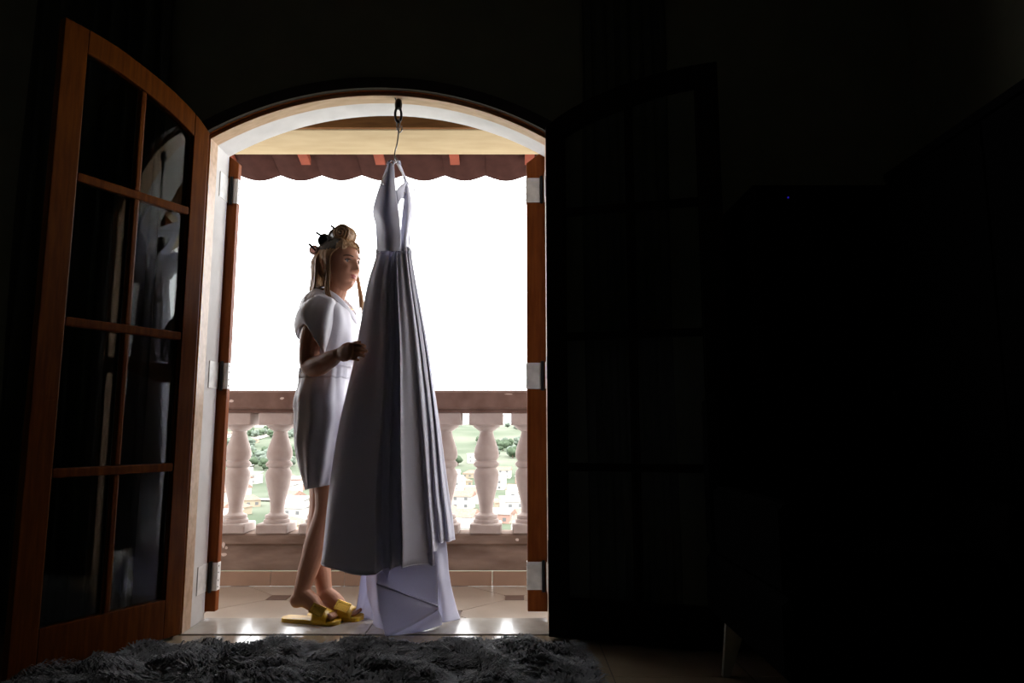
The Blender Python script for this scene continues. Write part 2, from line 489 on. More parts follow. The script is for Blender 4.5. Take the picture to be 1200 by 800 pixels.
# ------------------------------------------------------------------ glazed door leaves
LEAF_TOP = [(0.0, 2.053), (0.053, 2.097), (0.13, 2.141), (0.227, 2.181), (0.362, 2.220), (0.433, 2.234), (0.52, 2.243), (0.60, 2.246), (0.72, 2.247)]
def door_leaf(name, w, hinge, ang, wood, stile_h, stile_f, z_off=0.0, flip=1, pane_skew=0.0):
    """local: +x runs from the hinge to the free edge, y = 0 is the face towards the room, thickness towards +y*flip"""
    TH = 0.036 * flip
    sc = 0.60 / w
    top = lambda s: smooth_tab(LEAF_TOP, s * sc) + z_off
    root = empty(name, (hinge[0], hinge[1], 0), ang); tag(root, kind='structure')
    ZB = 0.012
    def poly_part(nm, poly, y0=0.0, y1=TH, m=wood, par=root, bev=0.003):
        b = MB()
        b.prism(poly, lambda p: (p[0], y0, p[1]), lambda p: (p[0], y1, p[1]))
        o = b.build(nm, m, par)
        md = o.modifiers.new('bevel', 'BEVEL'); md.width = bev; md.segments = 2; md.limit_method = 'ANGLE'
        return o
    n = 8
    # stiles, following the curved head
    hs = [(0, ZB), (stile_h, ZB)] + [(stile_h * (1 - k / n), top(stile_h * (1 - k / n))) for k in range(n + 1)]
    poly_part('stile', hs)
    fs = [(w - stile_f, ZB), (w, ZB), (w, top(w)), (w - stile_f, top(w - stile_f))]
    poly_part('stile', fs)
    xa, xb = stile_h + 0.0006, w - stile_f - 0.0006
    # curved head rail
    RT = 0.088
    n = 22
    head_in = lambda s: top(s) - RT - 0.012 * (1 - s / w)
    hp = [(xa + (xb - xa) * k / n, head_in(xa + (xb - xa) * k / n)) for k in range(n + 1)]
    hp += [(xb - (xb - xa) * k / n, top(xb - (xb - xa) * k / n)) for k in range(n + 1)]
    poly_part('head_rail', hp)
    poly_part('bottom_rail', [(xa, ZB), (xb, ZB), (xb, 0.156), (xa, 0.156)])
    cols = [(xa, (xa + xb) / 2 - 0.0115), ((xa + xb) / 2 + 0.0115, xb)]
    cm = (cols[0][1] + 0.0004, cols[1][0] - 0.0004)
    rows = [0.654, 1.171, 1.689]
    zlist = [(0.156, rows[0] - 0.0165), (rows[0] + 0.0165, rows[1] - 0.0165), (rows[1] + 0.0165, rows[2] - 0.0165), (rows[2] + 0.0165, None)]
    for zr in rows:
        o = poly_part('cross_bar', [(xa, zr - 0.0162), (xb, zr - 0.0162), (xb, zr + 0.0162), (xa, zr + 0.0162)], 0.002 * flip, TH - 0.002 * flip, bev=0.005)
    for za, zb in zlist:
        if zb is None: zb = head_in((xa + xb) / 2) - 0.0006
        poly_part('glazing_bar', [(cm[0], za), (cm[1], za), (cm[1], zb), (cm[0], zb)], 0.003 * flip, TH - 0.003 * flip, bev=0.005)
    # glass panes, each with thin beads around it
    for ca, cb in cols:
        for za, zb in zlist:
            if zb is None:
                pts = [(ca + 0.001, za), (cb - 0.001, za)] + [(cb - 0.001 - (cb - ca - 0.002) * k / 10, head_in(cb - 0.001 - (cb - ca - 0.002) * k / 10) - 0.001) for k in range(11)]
            else:
                pts = [(ca + 0.001, za + 0.0005), (cb - 0.001, za + 0.0005), (cb - 0.001, zb - 0.0005), (ca + 0.001, zb - 0.0005)]
            # panes turned out of true to place the dress's reflection in the glass
            mx_ = (ca + cb) / 2; sk_ = pane_skew
            b = MB(); b.prism(pts, lambda p: (mx_ + (p[0] - mx_) * math.cos(sk_), TH * 0.5 - 0.0015 + (p[0] - mx_) * math.sin(sk_), p[1]), lambda p: (mx_ + (p[0] - mx_) * math.cos(sk_), TH * 0.5 + 0.0015 + (p[0] - mx_) * math.sin(sk_), p[1]))
            pane = b.build('pane', M['glass'], root)
            zt = zb if zb is not None else min(head_in(ca), head_in(cb))
            bd = MB()
            for q in (ca, cb):
                sg = 1 if q == ca else -1
                zt2 = zb if zb is not None else head_in(q + sg * 0.006) - 0.001
                bd.box((min(q, q + sg * 0.006), min(0.012 * flip, 0.016 * flip), za), (max(q, q + sg * 0.006), max(0.012 * flip, 0.016 * flip), zt2))
            bd.build('bead', wood, pane)
    for zh in (0.32, 1.05, 1.82):
        b = MB(); b.lathe([(0.006, zh - 0.045), (0.007, zh - 0.044), (0.007, zh + 0.044), (0.006, zh + 0.045), (0.004, zh + 0.052), (0.001, zh + 0.055)], 10, Matrix.Translation((-0.003, TH + 0.006 * flip, 0)))
        b.build('hinge', M['black_metal'], root, smooth=True)
    return root

left_ang = math.atan2(-0.8763, -0.4818)
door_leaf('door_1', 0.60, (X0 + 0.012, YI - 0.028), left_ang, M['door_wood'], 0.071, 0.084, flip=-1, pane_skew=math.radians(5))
door_leaf('door_2', 0.70, (X1 - 0.005, YI - 0.062), math.radians(-15), M['leaf_shade'], 0.075, 0.085, z_off=0.01, flip=1)
# ------------------------------------------------------------------ outside shutters, folded flat against the facade
def shutter(x_edge, sgn, label):
    """x_edge: the hinge edge that shows in the opening; the shutter runs outwards from it (sgn -1 left, +1 right)"""
    W, TH, YB = 0.66, 0.036, YO + 0.012
    root = empty('wooden_shutter', (x_edge, YB, 0.03))
    tag(root, label, 'shutter', 'outside shutters of the doorway')
    top = lambda s: smooth_tab(LEAF_TOP, s * 0.6 / W) - 0.06
    X = lambda s: sgn * s
    def slab(nm, poly, y0, y1, bev=0.003):
        b = MB(); b.prism(poly, lambda p: (X(p[0]), y0, p[1]), lambda p: (X(p[0]), y1, p[1]))
        o = b.build(nm, M['shutter_wood'], root)
        md = o.modifiers.new('bevel', 'BEVEL'); md.width = bev; md.segments = 2; md.limit_method = 'ANGLE'
    n = 8
    SW = 0.10
    slab('stile', [(0, 0), (SW, 0)] + [(SW * (1 - k / n), top(SW * (1 - k / n))) for k in range(n + 1)], 0, TH)
    slab('stile', [(W - 0.075, 0), (W, 0), (W, top(W)), (W - 0.075, top(W - 0.075))], 0, TH)
    xa, xb = 0.1006, W - 0.0756
    hp = [(xa + (xb - xa) * k / 14, top(xa + (xb - xa) * k / 14) - 0.10) for k in range(15)] + [(xb - (xb - xa) * k / 14, top(xb - (xb - xa) * k / 14)) for k in range(15)]
    slab('head_rail', hp, 0, TH)
    slab('bottom_rail', [(xa, 0), (xb, 0), (xb, 0.13), (xa, 0.13)], 0, TH)
    m = bpy.data.meshes.new('slat')
    b = MB(); b.box((0, -0.004, -0.024), (xb - xa - 0.001, 0.004, 0.024), Matrix.Rotation(math.radians(-38), 4, 'X'))
    proto = None
    z = 0.165
    while z < top(xa) - 0.13:
        if proto is None:
            proto = b.build('slat', M['shutter_wood'], root); o = proto
        else:
            o = bpy.data.objects.new('slat', proto.data); link(o, root)
        o.location = (min(X(xa), X(xb)) + 0.0005, TH / 2, z)
        z += 0.052
    return root
LSH = shutter(X0 + 0.034, -1, 'left reddish wooden shutter folded open outside, pale straps on its edge')
RSH = shutter(X1 - 0.078, 1, 'right reddish wooden shutter folded open outside, beside the dark door leaf')

def strap(v, side, label):
    """strap hinge: plate on the reveal, knuckle, plate on the shutter with screws on its edge"""
    zc = at(245 if side < 0 else 625, v, YO).z
    h = 0.058
    xj = X0 if side < 0 else X1
    xs = X0 + 0.034 if side < 0 else X1 - 0.078
    root = empty('strap_hinge', (xj, YO, zc))
    tag(root, label, 'hinge', 'strap hinges of the shutters')
    dx = 1 if side < 0 else -1
    b = MB(); b.box((min(0, -dx * 0.003) - dx * 0.0035, -0.10, -h), (max(0, -dx * 0.003) - dx * 0.0035, 0.004, h), ch=0.0008) if False else None
    b.box((min(-dx * 0.0058, dx * -0.0022), -0.088, -h), (max(-dx * 0.0058, dx * -0.0022), 0.006, h), ch=0.0006)
    b.build('jamb_plate', M['strap'], root)
    b = MB(); b.lathe([(0.002, -h - 0.008), (0.0075, -h - 0.006), (0.0075, h + 0.006), (0.002, h + 0.008)], 10, Matrix.Translation((dx * 0.010, 0.001, 0)))
    b.build('knuckle', M['black_metal'], root, smooth=True)
    wx = xs - xj
    b = MB(); lo, hi = sorted((dx * 0.012, wx + dx * 0.0022))
    b.box((lo, 0.0072, -h), (hi, 0.0108, h), ch=0.0006)
    lo, hi = sorted((wx + dx * 0.0004, wx + dx * 0.0036))
    b.box((lo, 0.0085, -h), (hi, 0.040, h), ch=0.0006)
    o = b.build('shutter_plate', M['strap'], root)
    for q in (-0.75, -0.28, 0.28, 0.75):
        sb = MB(); sb.lathe([(0.0030, 0), (0.0030, 0.0012), (0.0016, 0.0018)], 8, Matrix.Translation((wx + dx * 0.0036, 0.018, q * h)) @ Matrix.Rotation(dx * math.pi / 2, 4, 'Y'))
        sb.build('screw', M['screw'], o)
strap(223, -1, 'upper strap hinge of the left shutter, under the arch')
strap(440, -1, 'middle strap hinge of the left shutter, level with the balustrade rail')
strap(676, -1, 'lowest strap hinge of the left shutter, near the floor')
strap(222, 1, 'upper strap hinge of the right shutter, under the arch')
strap(440, 1, 'middle strap hinge of the right shutter, level with the balustrade rail')
strap(675, 1, 'lowest strap hinge of the right shutter, near the floor')

# ------------------------------------------------------------------ balcony floor, laid diagonally
BX0, BX1, BY1 = -2.7, 1.35, 3.841
ZB_, KB = -0.04, 1.05
def zb(z): return 0.8 + (z - 0.8) * KB
mb = MB(); mb.box((BX0, YO + 0.0005, -0.24), (BX1, BY1 + 0.14, ZB_ - 0.005))
bf = tag(mb.build('floor', M['balc_grout']), kind='structure')
bf.name = 'floor_balcony'
def clip(poly, axis, val, keep_less):
    out = []
    for i in range(len(poly)):
        a, b = poly[i], poly[(i + 1) % len(poly)]
        ia = (a[axis] <= val) == keep_less or a[axis] == val
        ib = (b[axis] <= val) == keep_less or b[axis] == val
        if ia: out.append(a)
        if ia != ib:
            t = (val - a[axis]) / (b[axis] - a[axis])
            out.append((a[0] + (b[0] - a[0]) * t, a[1] + (b[1] - a[1]) * t))
    return out
def tile_poly(poly, nm, m, z=0.0):
    for ax, v, k in ((0, BX0, False), (0, BX1, True), (1, YO + 0.018, False), (1, BY1 - 0.002, True)):
        poly = clip(poly, ax, v, k)
        if len(poly) < 3: return
    ar = abs(sum(poly[i][0] * poly[(i + 1) % len(poly)][1] - poly[(i + 1) % len(poly)][0] * poly[i][1] for i in range(len(poly)))) / 2
    if ar < 2e-4: return
    cx = sum(p[0] for p in poly) / len(poly); cy = sum(p[1] for p in poly) / len(poly)
    b = MB(); b.prism([(p[0] - cx, p[1] - cy) for p in poly], lambda p: (p[0], p[1], -0.006), lambda p: (p[0], p[1], 0.0))
    o = b.build(nm, m, bf); o.location = (cx, cy, ZB_ + z)
S = 0.42; D = S / math.sqrt(2); CUT = 0.05
ccx, ccy = on_floor(603, 700, ZB_)[:2]
for i in range(-12, 8):
    for j in range(-8, 8):
        # corner lattice rotated by 45 degrees: an inset sits on the corners where i + j is even
        cx, cy = ccx + (i + j) * D, ccy + (i - j) * D
        # tile centre
        tx, ty = cx + D, cy
        if not (BX0 - 0.4 < tx < BX1 + 0.4 and YO - 0.5 < ty < BY1 + 0.5): continue
        g = 0.0025
        d = D - g
        c = CUT
        tile_poly([(tx + d - c, ty - c), (tx + d - c, ty + c), (tx + c, ty + d - c), (tx - c, ty + d - c), (tx - d + c, ty + c), (tx - d + c, ty - c), (tx - c, ty - d + c), (tx + c, ty - d + c)], 'tile', M['balc_tile'])
        e = CUT - g * 1.2
        tile_poly([(cx - e, cy - e), (cx + e, cy - e), (cx + e, cy + e), (cx - e, cy + e)], 'inset_tile', M['inset'], 0.0003)

# ------------------------------------------------------------------ balustrade
bal = empty('balustrade', (CX, BY1 + 0.06, 0))
tag(bal, 'stone balustrade of pinkish turned balusters under a brown rail, along the balcony edge', 'balustrade')
def inb(o): o.parent = bal; o.location = (o.location[0] - CX, o.location[1] - (BY1 + 0.06), o.location[2]); return o
mb = MB(); mb.box((BX0, BY1 - 0.055, zb(0.905)), (BX1, BY1 + 0.155, zb(1.006)), ch=0.012)
mb.box((BX0, BY1 - 0.03, zb(0.886)), (BX1, BY1 + 0.13, zb(0.906)), ch=0.004)
rail = inb(mb.build('handrail', M['rail']))
mb = MB(); mb.box((BX0, BY1 - 0.005, zb(0.0755)), (BX1, BY1 + 0.13, zb(0.235)), ch=0.004); inb(mb.build('plinth', M['plinth']))
mb = MB(); mb.box((BX0, BY1 - 0.022, zb(0.205)), (BX1, BY1 + 0.15, zb(0.262)), ch=0.010); inb(mb.build('plinth_cap', M['plinth']))
# chips of pale mortar on the plinth and the rail
for (u, v, w, h) in ((262, 638, 0.012, 0.02), (261, 650, 0.02, 0.012), (264, 642, 0.01, 0.01), (274, 470, 0.016, 0.010), (333, 467, 0.014, 0.008), (528, 631, 0.02, 0.006), (606, 632, 0.012, 0.01), (270, 478, 0.008, 0.006), (596, 462, 0.03, 0.004)):
    p = at(u, v, BY1 - 0.02)
    yy = BY1 - 0.0552 if p.z > 0.9 else (BY1 - 0.0222 if p.z > zb(0.206) else BY1 - 0.0052)
    poly = [(w * (0.6 + 0.4 * random.random()) * math.cos(a), h * (0.6 + 0.4 * random.random()) * math.sin(a)) for a in [k * math.pi / 4 for k in range(8)]]
    b = MB(); b.prism(poly, lambda q: (q[0], 0, q[1]), lambda q: (q[0], -0.0015, q[1]))
    o = b.build('mortar_chip', M['chip']); o.location = (p.x, yy, p.z); inb(o)
# skirting tiles
sk_w = 0.40
x = at(318, 676, BY1).x - 6 * sk_w
m0 = None
while x < BX1 - 0.05:
    xa, xb = max(x, BX0), min(x + sk_w, BX1)
    b = MB(); b.box((0, -0.012, 0), (xb - xa - 0.0015, 0, zb(0.074) - ZB_), ch=0.002)
    o = b.build('skirting_tile', M['skirt_tile']); o.location = (xa + 0.0015, BY1 - 0.004, ZB_ + 0.001); inb(o)
    x += sk_w
# balusters
def baluster_mesh():
    b = MB()
    q = 0.0905
    b.box((-0.083, -0.083, 0.262), (0.083, 0.083, 0.312), ch=0.006)
    b.box((-q, -q, 0.822), (q, q, 0.887), ch=0.005)
    prof = [(0.060, 0.308), (0.066, 0.312), (0.068, 0.320), (0.066, 0.328), (0.058, 0.333), (0.060, 0.338), (0.061, 0.346), (0.058, 0.352), (0.046, 0.356), (0.0375, 0.364),
            (0.0365, 0.385), (0.040, 0.420), (0.049, 0.460), (0.060, 0.505), (0.0665, 0.540), (0.068, 0.562), (0.064, 0.580), (0.054, 0.592), (0.053, 0.598), (0.062, 0.603),
            (0.069, 0.612), (0.069, 0.619), (0.062, 0.628), (0.056, 0.633), (0.056, 0.638), (0.062, 0.645), (0.067, 0.660), (0.066, 0.680), (0.060, 0.705), (0.050, 0.735),
            (0.041, 0.762), (0.0365, 0.782), (0.036, 0.790), (0.046, 0.796), (0.052, 0.800), (0.060, 0.806), (0.070, 0.814), (0.074, 0.824)]
    b.lathe(prof, 24)
    b.v = [(x * KB, y * KB, zb(z)) for x, y, z in b.v]
    return b
bx0 = at(570, 550, BY1 + 0.06).x
sp = 0.2333
proto = None
k0 = int((bx0 - BX0) / sp)
for k in range(-k0, int((BX1 - bx0) / sp) + 1):
    if proto is None:
        proto = baluster_mesh().build('baluster', M['balu'], smooth=True); o = proto
    else:
        o = bpy.data.objects.new('baluster', proto.data); link(o)
    o.location = (bx0 + k * sp, BY1 + 0.06, 0); inb(o)

# ------------------------------------------------------------------ balcony roof: cream beam, rafters, boards, clay tiles
roof = empty('balcony_roof', (CX, YO, 2.3))
tag(roof, 'balcony roof seen through the arch, cream beam before dark scalloped eave tiles', 'roof')
def inr(o): o.parent = roof; o.location = (-CX, -YO, -2.3); return o
def roof_z(y): return 2.392 + (4.02 - y) * 0.36
b = MB(); b.box((-3.3, 3.225, 2.272), (1.9, 3.53, 2.40), ch=0.004); inr(b.build('beam', M['beam']))
b = MB(); b.box((-3.3, 3.205, 2.276), (1.9, 3.2245, 2.44), ch=0.002); inr(b.build('beam_shade_face', M['roof_board']))  # added board: the beam's shaded room side put into brown colour
nb = 11
bw = (4.0 - YO - 0.02) / nb
for k in range(nb):
    ya = YO + 0.015 + k * bw; yb = ya + bw - 0.004
    b = MB(); b.prism([(ya, roof_z(ya) + 0.035), (yb, roof_z(yb) + 0.035), (yb, roof_z(yb) + 0.052), (ya, roof_z(ya) + 0.052)], lambda p: (-3.3, p[0], p[1]), lambda p: (1.9, p[0], p[1]))
    inr(b.build('roof_board', M['roof_board']))
x = at(447, 183, 3.95).x - 6 * 0.447
while x < 1.9:
    ya, yb = YO + 0.012, 3.93
    b = MB(); b.prism([(ya, roof_z(ya) - 0.055), (yb, roof_z(yb) - 0.050), (yb, roof_z(yb) + 0.034), (ya, roof_z(ya) + 0.034)], lambda p: (x - 0.028, p[0], p[1]), lambda p: (x + 0.028, p[0], p[1]))
    inr(b.build('rafter', M['rafter']))
    x += 0.447
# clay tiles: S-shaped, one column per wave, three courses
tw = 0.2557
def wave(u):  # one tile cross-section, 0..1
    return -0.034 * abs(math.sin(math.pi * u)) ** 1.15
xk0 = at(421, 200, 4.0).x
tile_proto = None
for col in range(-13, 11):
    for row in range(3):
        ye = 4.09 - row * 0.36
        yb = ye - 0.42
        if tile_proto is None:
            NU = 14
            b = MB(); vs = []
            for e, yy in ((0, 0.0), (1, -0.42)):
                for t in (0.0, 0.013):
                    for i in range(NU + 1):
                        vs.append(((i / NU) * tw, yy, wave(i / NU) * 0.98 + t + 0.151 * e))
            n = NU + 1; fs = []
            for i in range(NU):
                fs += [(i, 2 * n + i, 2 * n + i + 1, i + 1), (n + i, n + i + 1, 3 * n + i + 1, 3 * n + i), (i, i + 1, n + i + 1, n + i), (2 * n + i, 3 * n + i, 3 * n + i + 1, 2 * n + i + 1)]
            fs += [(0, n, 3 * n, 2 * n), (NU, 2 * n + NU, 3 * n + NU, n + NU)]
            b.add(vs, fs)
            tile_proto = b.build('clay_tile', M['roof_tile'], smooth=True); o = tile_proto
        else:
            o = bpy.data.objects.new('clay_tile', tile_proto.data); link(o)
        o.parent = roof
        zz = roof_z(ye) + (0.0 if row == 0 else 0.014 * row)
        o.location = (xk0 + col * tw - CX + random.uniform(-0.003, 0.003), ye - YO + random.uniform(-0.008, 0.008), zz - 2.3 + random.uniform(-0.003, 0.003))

# ------------------------------------------------------------------ curtains
def curtain(x0, x1, yc, amp, n, label):
    b = MB(); NX = n * 10; NZ = 14
    rows = []
    for j in range(NZ + 1):
        z = 0.03 + (RZ - 0.05) * j / NZ
        r = []
        for i in range(NX + 1):
            t = i / NX
            a = amp * (0.75 + 0.25 * math.sin(z * 1.7 + t * 5)) * math.sin(2 * math.pi * n * t + 0.35 * math.sin(z * 2.1 + t * 9))
            r.append((x0 + (x1 - x0) * t + 0.006 * math.sin(z * 3 + i), yc + a, z))
        rows.append(r)
    b.loft(rows, closed=False, cap=False)
    o = b.build('curtain', M['curtain'], smooth='all', normals=False)
    md = o.modifiers.new('thick', 'SOLIDIFY'); md.thickness = 0.002
    return tag(o, label, 'curtain', 'dark curtains flanking the doorway')
curtain(-2.05, -1.46, 2.735, 0.036, 8, 'dark curtain hanging behind the glazed left door leaf')
curtain(0.30, 0.66, 2.762, 0.011, 7, 'dark curtain hanging above and behind the dark right door leaf')
# ------------------------------------------------------------------ the valley: terrain, houses, trees
def ter(x, y):
    base = smooth_tab([(30, -30.5), (150, -31), (300, -32), (440, -31.5), (560, -25), (700, -14), (850, -3), (1000, 7), (1150, 12), (1400, 11), (2600, 0)], y)
    f = min(1.0, max(0.0, (y - 380) / 300))
    n = noise.noise(Vector((x * 0.0045, y * 0.0045, 1.3))) * 9 + noise.noise(Vector((x * 0.013, y * 0.013, 4.1))) * 3.0
    side = -3.5 * max(0, (x + 250) / 400) * f
    return base + f * n + side
b = MB(); NA, NR = 90, 70
rows = []
for j in range(NR + 1):
    y = 30 * (2600 / 30) ** (j / NR)
    rows.append([(y * (-1.0 + 1.7 * i / NA), y, ter(y * (-1.0 + 1.7 * i / NA), y)) for i in range(NA + 1)])
b.loft(rows, closed=False, cap=False)
tag(b.build('hills', M['grass'], smooth='all'), kind='structure')
# a pale road winding across the left hillside
def ribbon(pts, w):
    b = MB(); L = []; R = []
    P = []
    for (x0, y0), (x1, y1) in zip(pts, pts[1:]):
        for k in range(12): P.append((x0 + (x1 - x0) * k / 12, y0 + (y1 - y0) * k / 12))
    for i, (x, y) in enumerate(P):
        dx, dy = P[min(i + 1, len(P) - 1)][0] - P[max(i - 1, 0)][0], P[min(i + 1, len(P) - 1)][1] - P[max(i - 1, 0)][1]
        l = math.hypot(dx, dy); nx, ny = -dy / l * w / 2, dx / l * w / 2
        L.append((x + nx, y + ny, ter(x + nx, y + ny) + 0.6)); R.append((x - nx, y - ny, ter(x - nx, y - ny) + 0.6))
    b.loft([L, R], closed=False, cap=False)
    return b
rd = ribbon([(-420, 640), (-330, 690), (-285, 760), (-300, 840), (-360, 930)], 16).build('road_hillside', M['road'])
tag(rd, kind='structure')
rd = ribbon([(-210, 300), (-130, 330), (-60, 310), (20, 330)], 9).build('road_valley', M['road'])
tag(rd, kind='structure')

def house_proto(wall_m, roof_m, w, d, h, kind):
    root = empty('house')
    b = MB(); b.box((-w / 2, -d / 2, -3), (w / 2, d / 2, h)); b.build('wall', wall_m, root)
    b = MB()
    if kind == 'gable':
        b.prism([(-d / 2 - .5, h - .1), (d / 2 + .5, h - .1), (0, h + d * 0.26)], lambda p: (-w / 2 - .5, p[0], p[1]), lambda p: (w / 2 + .5, p[0], p[1]))
    elif kind == 'hip':
        b.add([(-w / 2 - .5, -d / 2 - .5, h), (w / 2 + .5, -d / 2 - .5, h), (w / 2 + .5, d / 2 + .5, h), (-w / 2 - .5, d / 2 + .5, h), (-w / 5, 0, h + 2), (w / 5, 0, h + 2)],
              [(0, 1, 5, 4), (2, 3, 4, 5), (1, 2, 5), (3, 0, 4), (3, 2, 1, 0)])
    else:
        b.prism([(-d / 2 - .4, h), (d / 2 + .4, h + 1.1), (d / 2 + .4, h + 1.4), (-d / 2 - .4, h + .3)], lambda p: (-w / 2 - .4, p[0], p[1]), lambda p: (w / 2 + .4, p[0], p[1]))
    b.build('roof', roof_m, root)
    nf = 1 if h < 4 else 2
    for fl in range(nf):
        zc = 1.7 + 2.9 * fl
        nwin = max(2, int(w / 3.2))
        for k in range(nwin):
            xx = -w / 2 + w * (k + 0.5) / nwin
            b = MB(); b.box((xx - .65, -d / 2 - .08, zc - .6), (xx + .65, -d / 2 + .05, zc + .6)); b.build('window', M['house_window'], root)
    return root
KINDS = [
    ('white', 'house_white', 'house_roof', 9, 8, 5.6, 'gable', 'small white house with red gabled roof'),
    ('cream', 'house_cream', 'house_roof', 10, 8, 3.2, 'hip', 'low cream house with hipped red roof'),
    ('pale', 'house_white', 'house_roof_grey', 12, 9, 6.0, 'shed', 'pale two storey house with grey roof'),
    ('pink', 'house_pink', 'house_roof_grey', 8, 8, 3.4, 'shed', 'low pinkish house with grey roof'),
    ('block', 'house_white', 'house_roof_grey', 15, 10, 6.2, 'gable', 'long white building with grey roof'),
]
GROUPS = ['white houses with red roofs', 'cream houses with red roofs', 'pale houses with grey roofs', 'pinkish houses with grey roofs', 'long white buildings']
protos = [house_proto(M[k[1]], M[k[2]], *k[3:7]) for k in KINDS]
used = [False] * 5
placed = []
def place_phrase(x, y):
    u = 600 + 800 * x / y
    near = 'near' if y < 290 else ('farther' if y < 420 else 'distant')
    side = 'left of the woman' if u < 400 else ('just right of the dress' if u < 560 else 'beside the right shutter')
    return near, side
def try_house(x, y, gap):
    for (px, py) in placed:
        if abs(px - x) < gap and abs(py - y) < gap: return
    placed.append((x, y))
    i = random.choice((0, 0, 1, 2, 2, 3, 4))
    r = protos[i] if not used[i] else copy_tree(protos[i])
    used[i] = True
    r.location = (x, y, ter(x, y) - 0.3)
    r.rotation_euler.z = random.uniform(-0.5, 0.5)
    ne, si = place_phrase(x, y)
    tag(r, ne + ' ' + KINDS[i][7] + ', seen between balusters ' + si, 'house', ne + ' ' + GROUPS[i] + ' ' + si)
# only the bearings seen through the gaps between the balusters
for _ in range(500):
    y = 185 + 290 * random.random() ** 1.2
    r = random.choice((random.uniform(-0.44, -0.31), random.uniform(-0.14, 0.03), random.uniform(-0.11, 0.03)))
    try_house(r * y, y, 17)
    if len(placed) > 60: break
for i in range(5):
    if not used[i]:
        protos[i].location = (-0.38 * 250, 250, ter(-95, 250)); tag(protos[i], KINDS[i][7], 'house', GROUPS[i])
for x, y in ((-330, 800), (-300, 905), (-360, 985), (-270, 720), (-80, 620), (-30, 560), (-310, 640)):
    try_house(x, y, 17)

def tree_proto(m, seed):
    r_ = random.Random(seed)
    root = empty('tree')
    b = MB()
    for k in range(9):
        c = Vector((r_.uniform(-1.7, 1.7), r_.uniform(-1.7, 1.7), r_.uniform(2.4, 5.6)))
        bm = bmesh.new(); bmesh.ops.create_icosphere(bm, subdivisions=2, radius=1)
        rr = r_.uniform(1.2, 2.1)
        for v in bm.verts:
            v.co = c + v.co * rr * (1 + 0.35 * noise.noise(v.co * 2.3 + c))
        bm.verts.index_update()
        b.add([tuple(v.co) for v in bm.verts], [tuple(v.index for v in f.verts) for f in bm.faces]); bm.free()
    b.build('crown', m, root, smooth='all')
    b = MB(); b.tube([(0, 0, -0.8), (0.1, 0, 1.5), (0, 0.1, 3.4)], [0.3, 0.22, 0.14], seg=7); b.build('trunk', M['bark'], root)
    return root
TL = [('dark green tree on the hillside seen between the balusters', 'dark green hillside trees'), ('greyish green tree on the hillside seen between the balusters', 'greyish hillside trees')]
tp = [tree_proto(M['tree'], 3), tree_proto(M['tree2'], 5)]
tu = [False, False]
cnt = 0
for _ in range(4000):
    y = 430 + 560 * random.random()
    r = random.choice((random.uniform(-0.44, -0.31), random.uniform(-0.15, 0.03)))
    x = r * y
    if noise.noise(Vector((x * 0.012, y * 0.012, 9))) < 0.08: continue
    if any(abs(x - q[0]) < 11 and abs(y - q[1]) < 11 for q in placed): continue
    placed.append((x, y))
    i = random.choice((0, 0, 1))
    o = tp[i] if not tu[i] else copy_tree(tp[i])
    tu[i] = True
    s_ = random.uniform(0.9, 1.45)
    o.location = (x, y, ter(x, y)); o.scale = (s_ * 1.2, s_ * 1.2, s_); o.rotation_euler.z = random.uniform(0, 6.28)
    ne = 'lower' if y < 600 else ('middle' if y < 780 else 'upper')
    si = place_phrase(x, y)[1]
    tag(o, TL[i][0].replace('on the hillside seen', 'on the ' + ne + ' hillside seen') + ' ' + si, 'tree', ne + ' ' + TL[i][1] + ' ' + si)
    cnt += 1
    if cnt >= 150: break
for (x, y) in ((-95, 240), (-75, 200), (-8, 260), (4, 230), (-20, 300), (-110, 300), (-22, 215), (-120, 330)):
    if any(abs(x - q[0]) < 13 and abs(y - q[1]) < 13 for q in placed): continue
    placed.append((x, y)); o = copy_tree(tp[0]); o.location = (x, y, ter(x, y)); o.scale = (0.9, 0.9, 0.8); si = place_phrase(x, y)[1]; tag(o, 'small garden tree among the houses, seen between balusters ' + si, 'tree', 'garden trees among the houses ' + si)

# ------------------------------------------------------------------ shaggy rug
RUG = [(-1.20, 2.655), (0.205, 2.655), (0.245, 2.60), (0.275, 2.0), (0.28, 1.15), (-1.75, 1.15), (-1.78, 1.95), (-1.62, 2.16), (-1.46, 2.40), (-1.32, 2.60)]
def inside(x, y):
    c = False
    for i in range(len(RUG)):
        (x0, y0), (x1, y1) = RUG[i], RUG[i - 1]
        if (y0 > y) != (y1 > y) and x < (x1 - x0) * (y - y0) / (y1 - y0) + x0: c = not c
    return c
rug = empty('shaggy_rug', (-0.7, 2.0, 0))
tag(rug, 'dark grey shaggy rug lying on the tiles before the doorway', 'rug')
b = MB(); b.prism([(x + 0.7, y - 2.0) for x, y in RUG], lambda p: (p[0], p[1], 0.001), lambda p: (p[0], p[1], 0.010))
b.build('backing', M['rug_base'], rug)
vs, fs = [], []
def lump(x, y): return noise.noise(Vector((x * 7.5, y * 7.5, 2.0))) + 0.6 * noise.noise(Vector((x * 19, y * 19, 5.0)))
cnt = 0
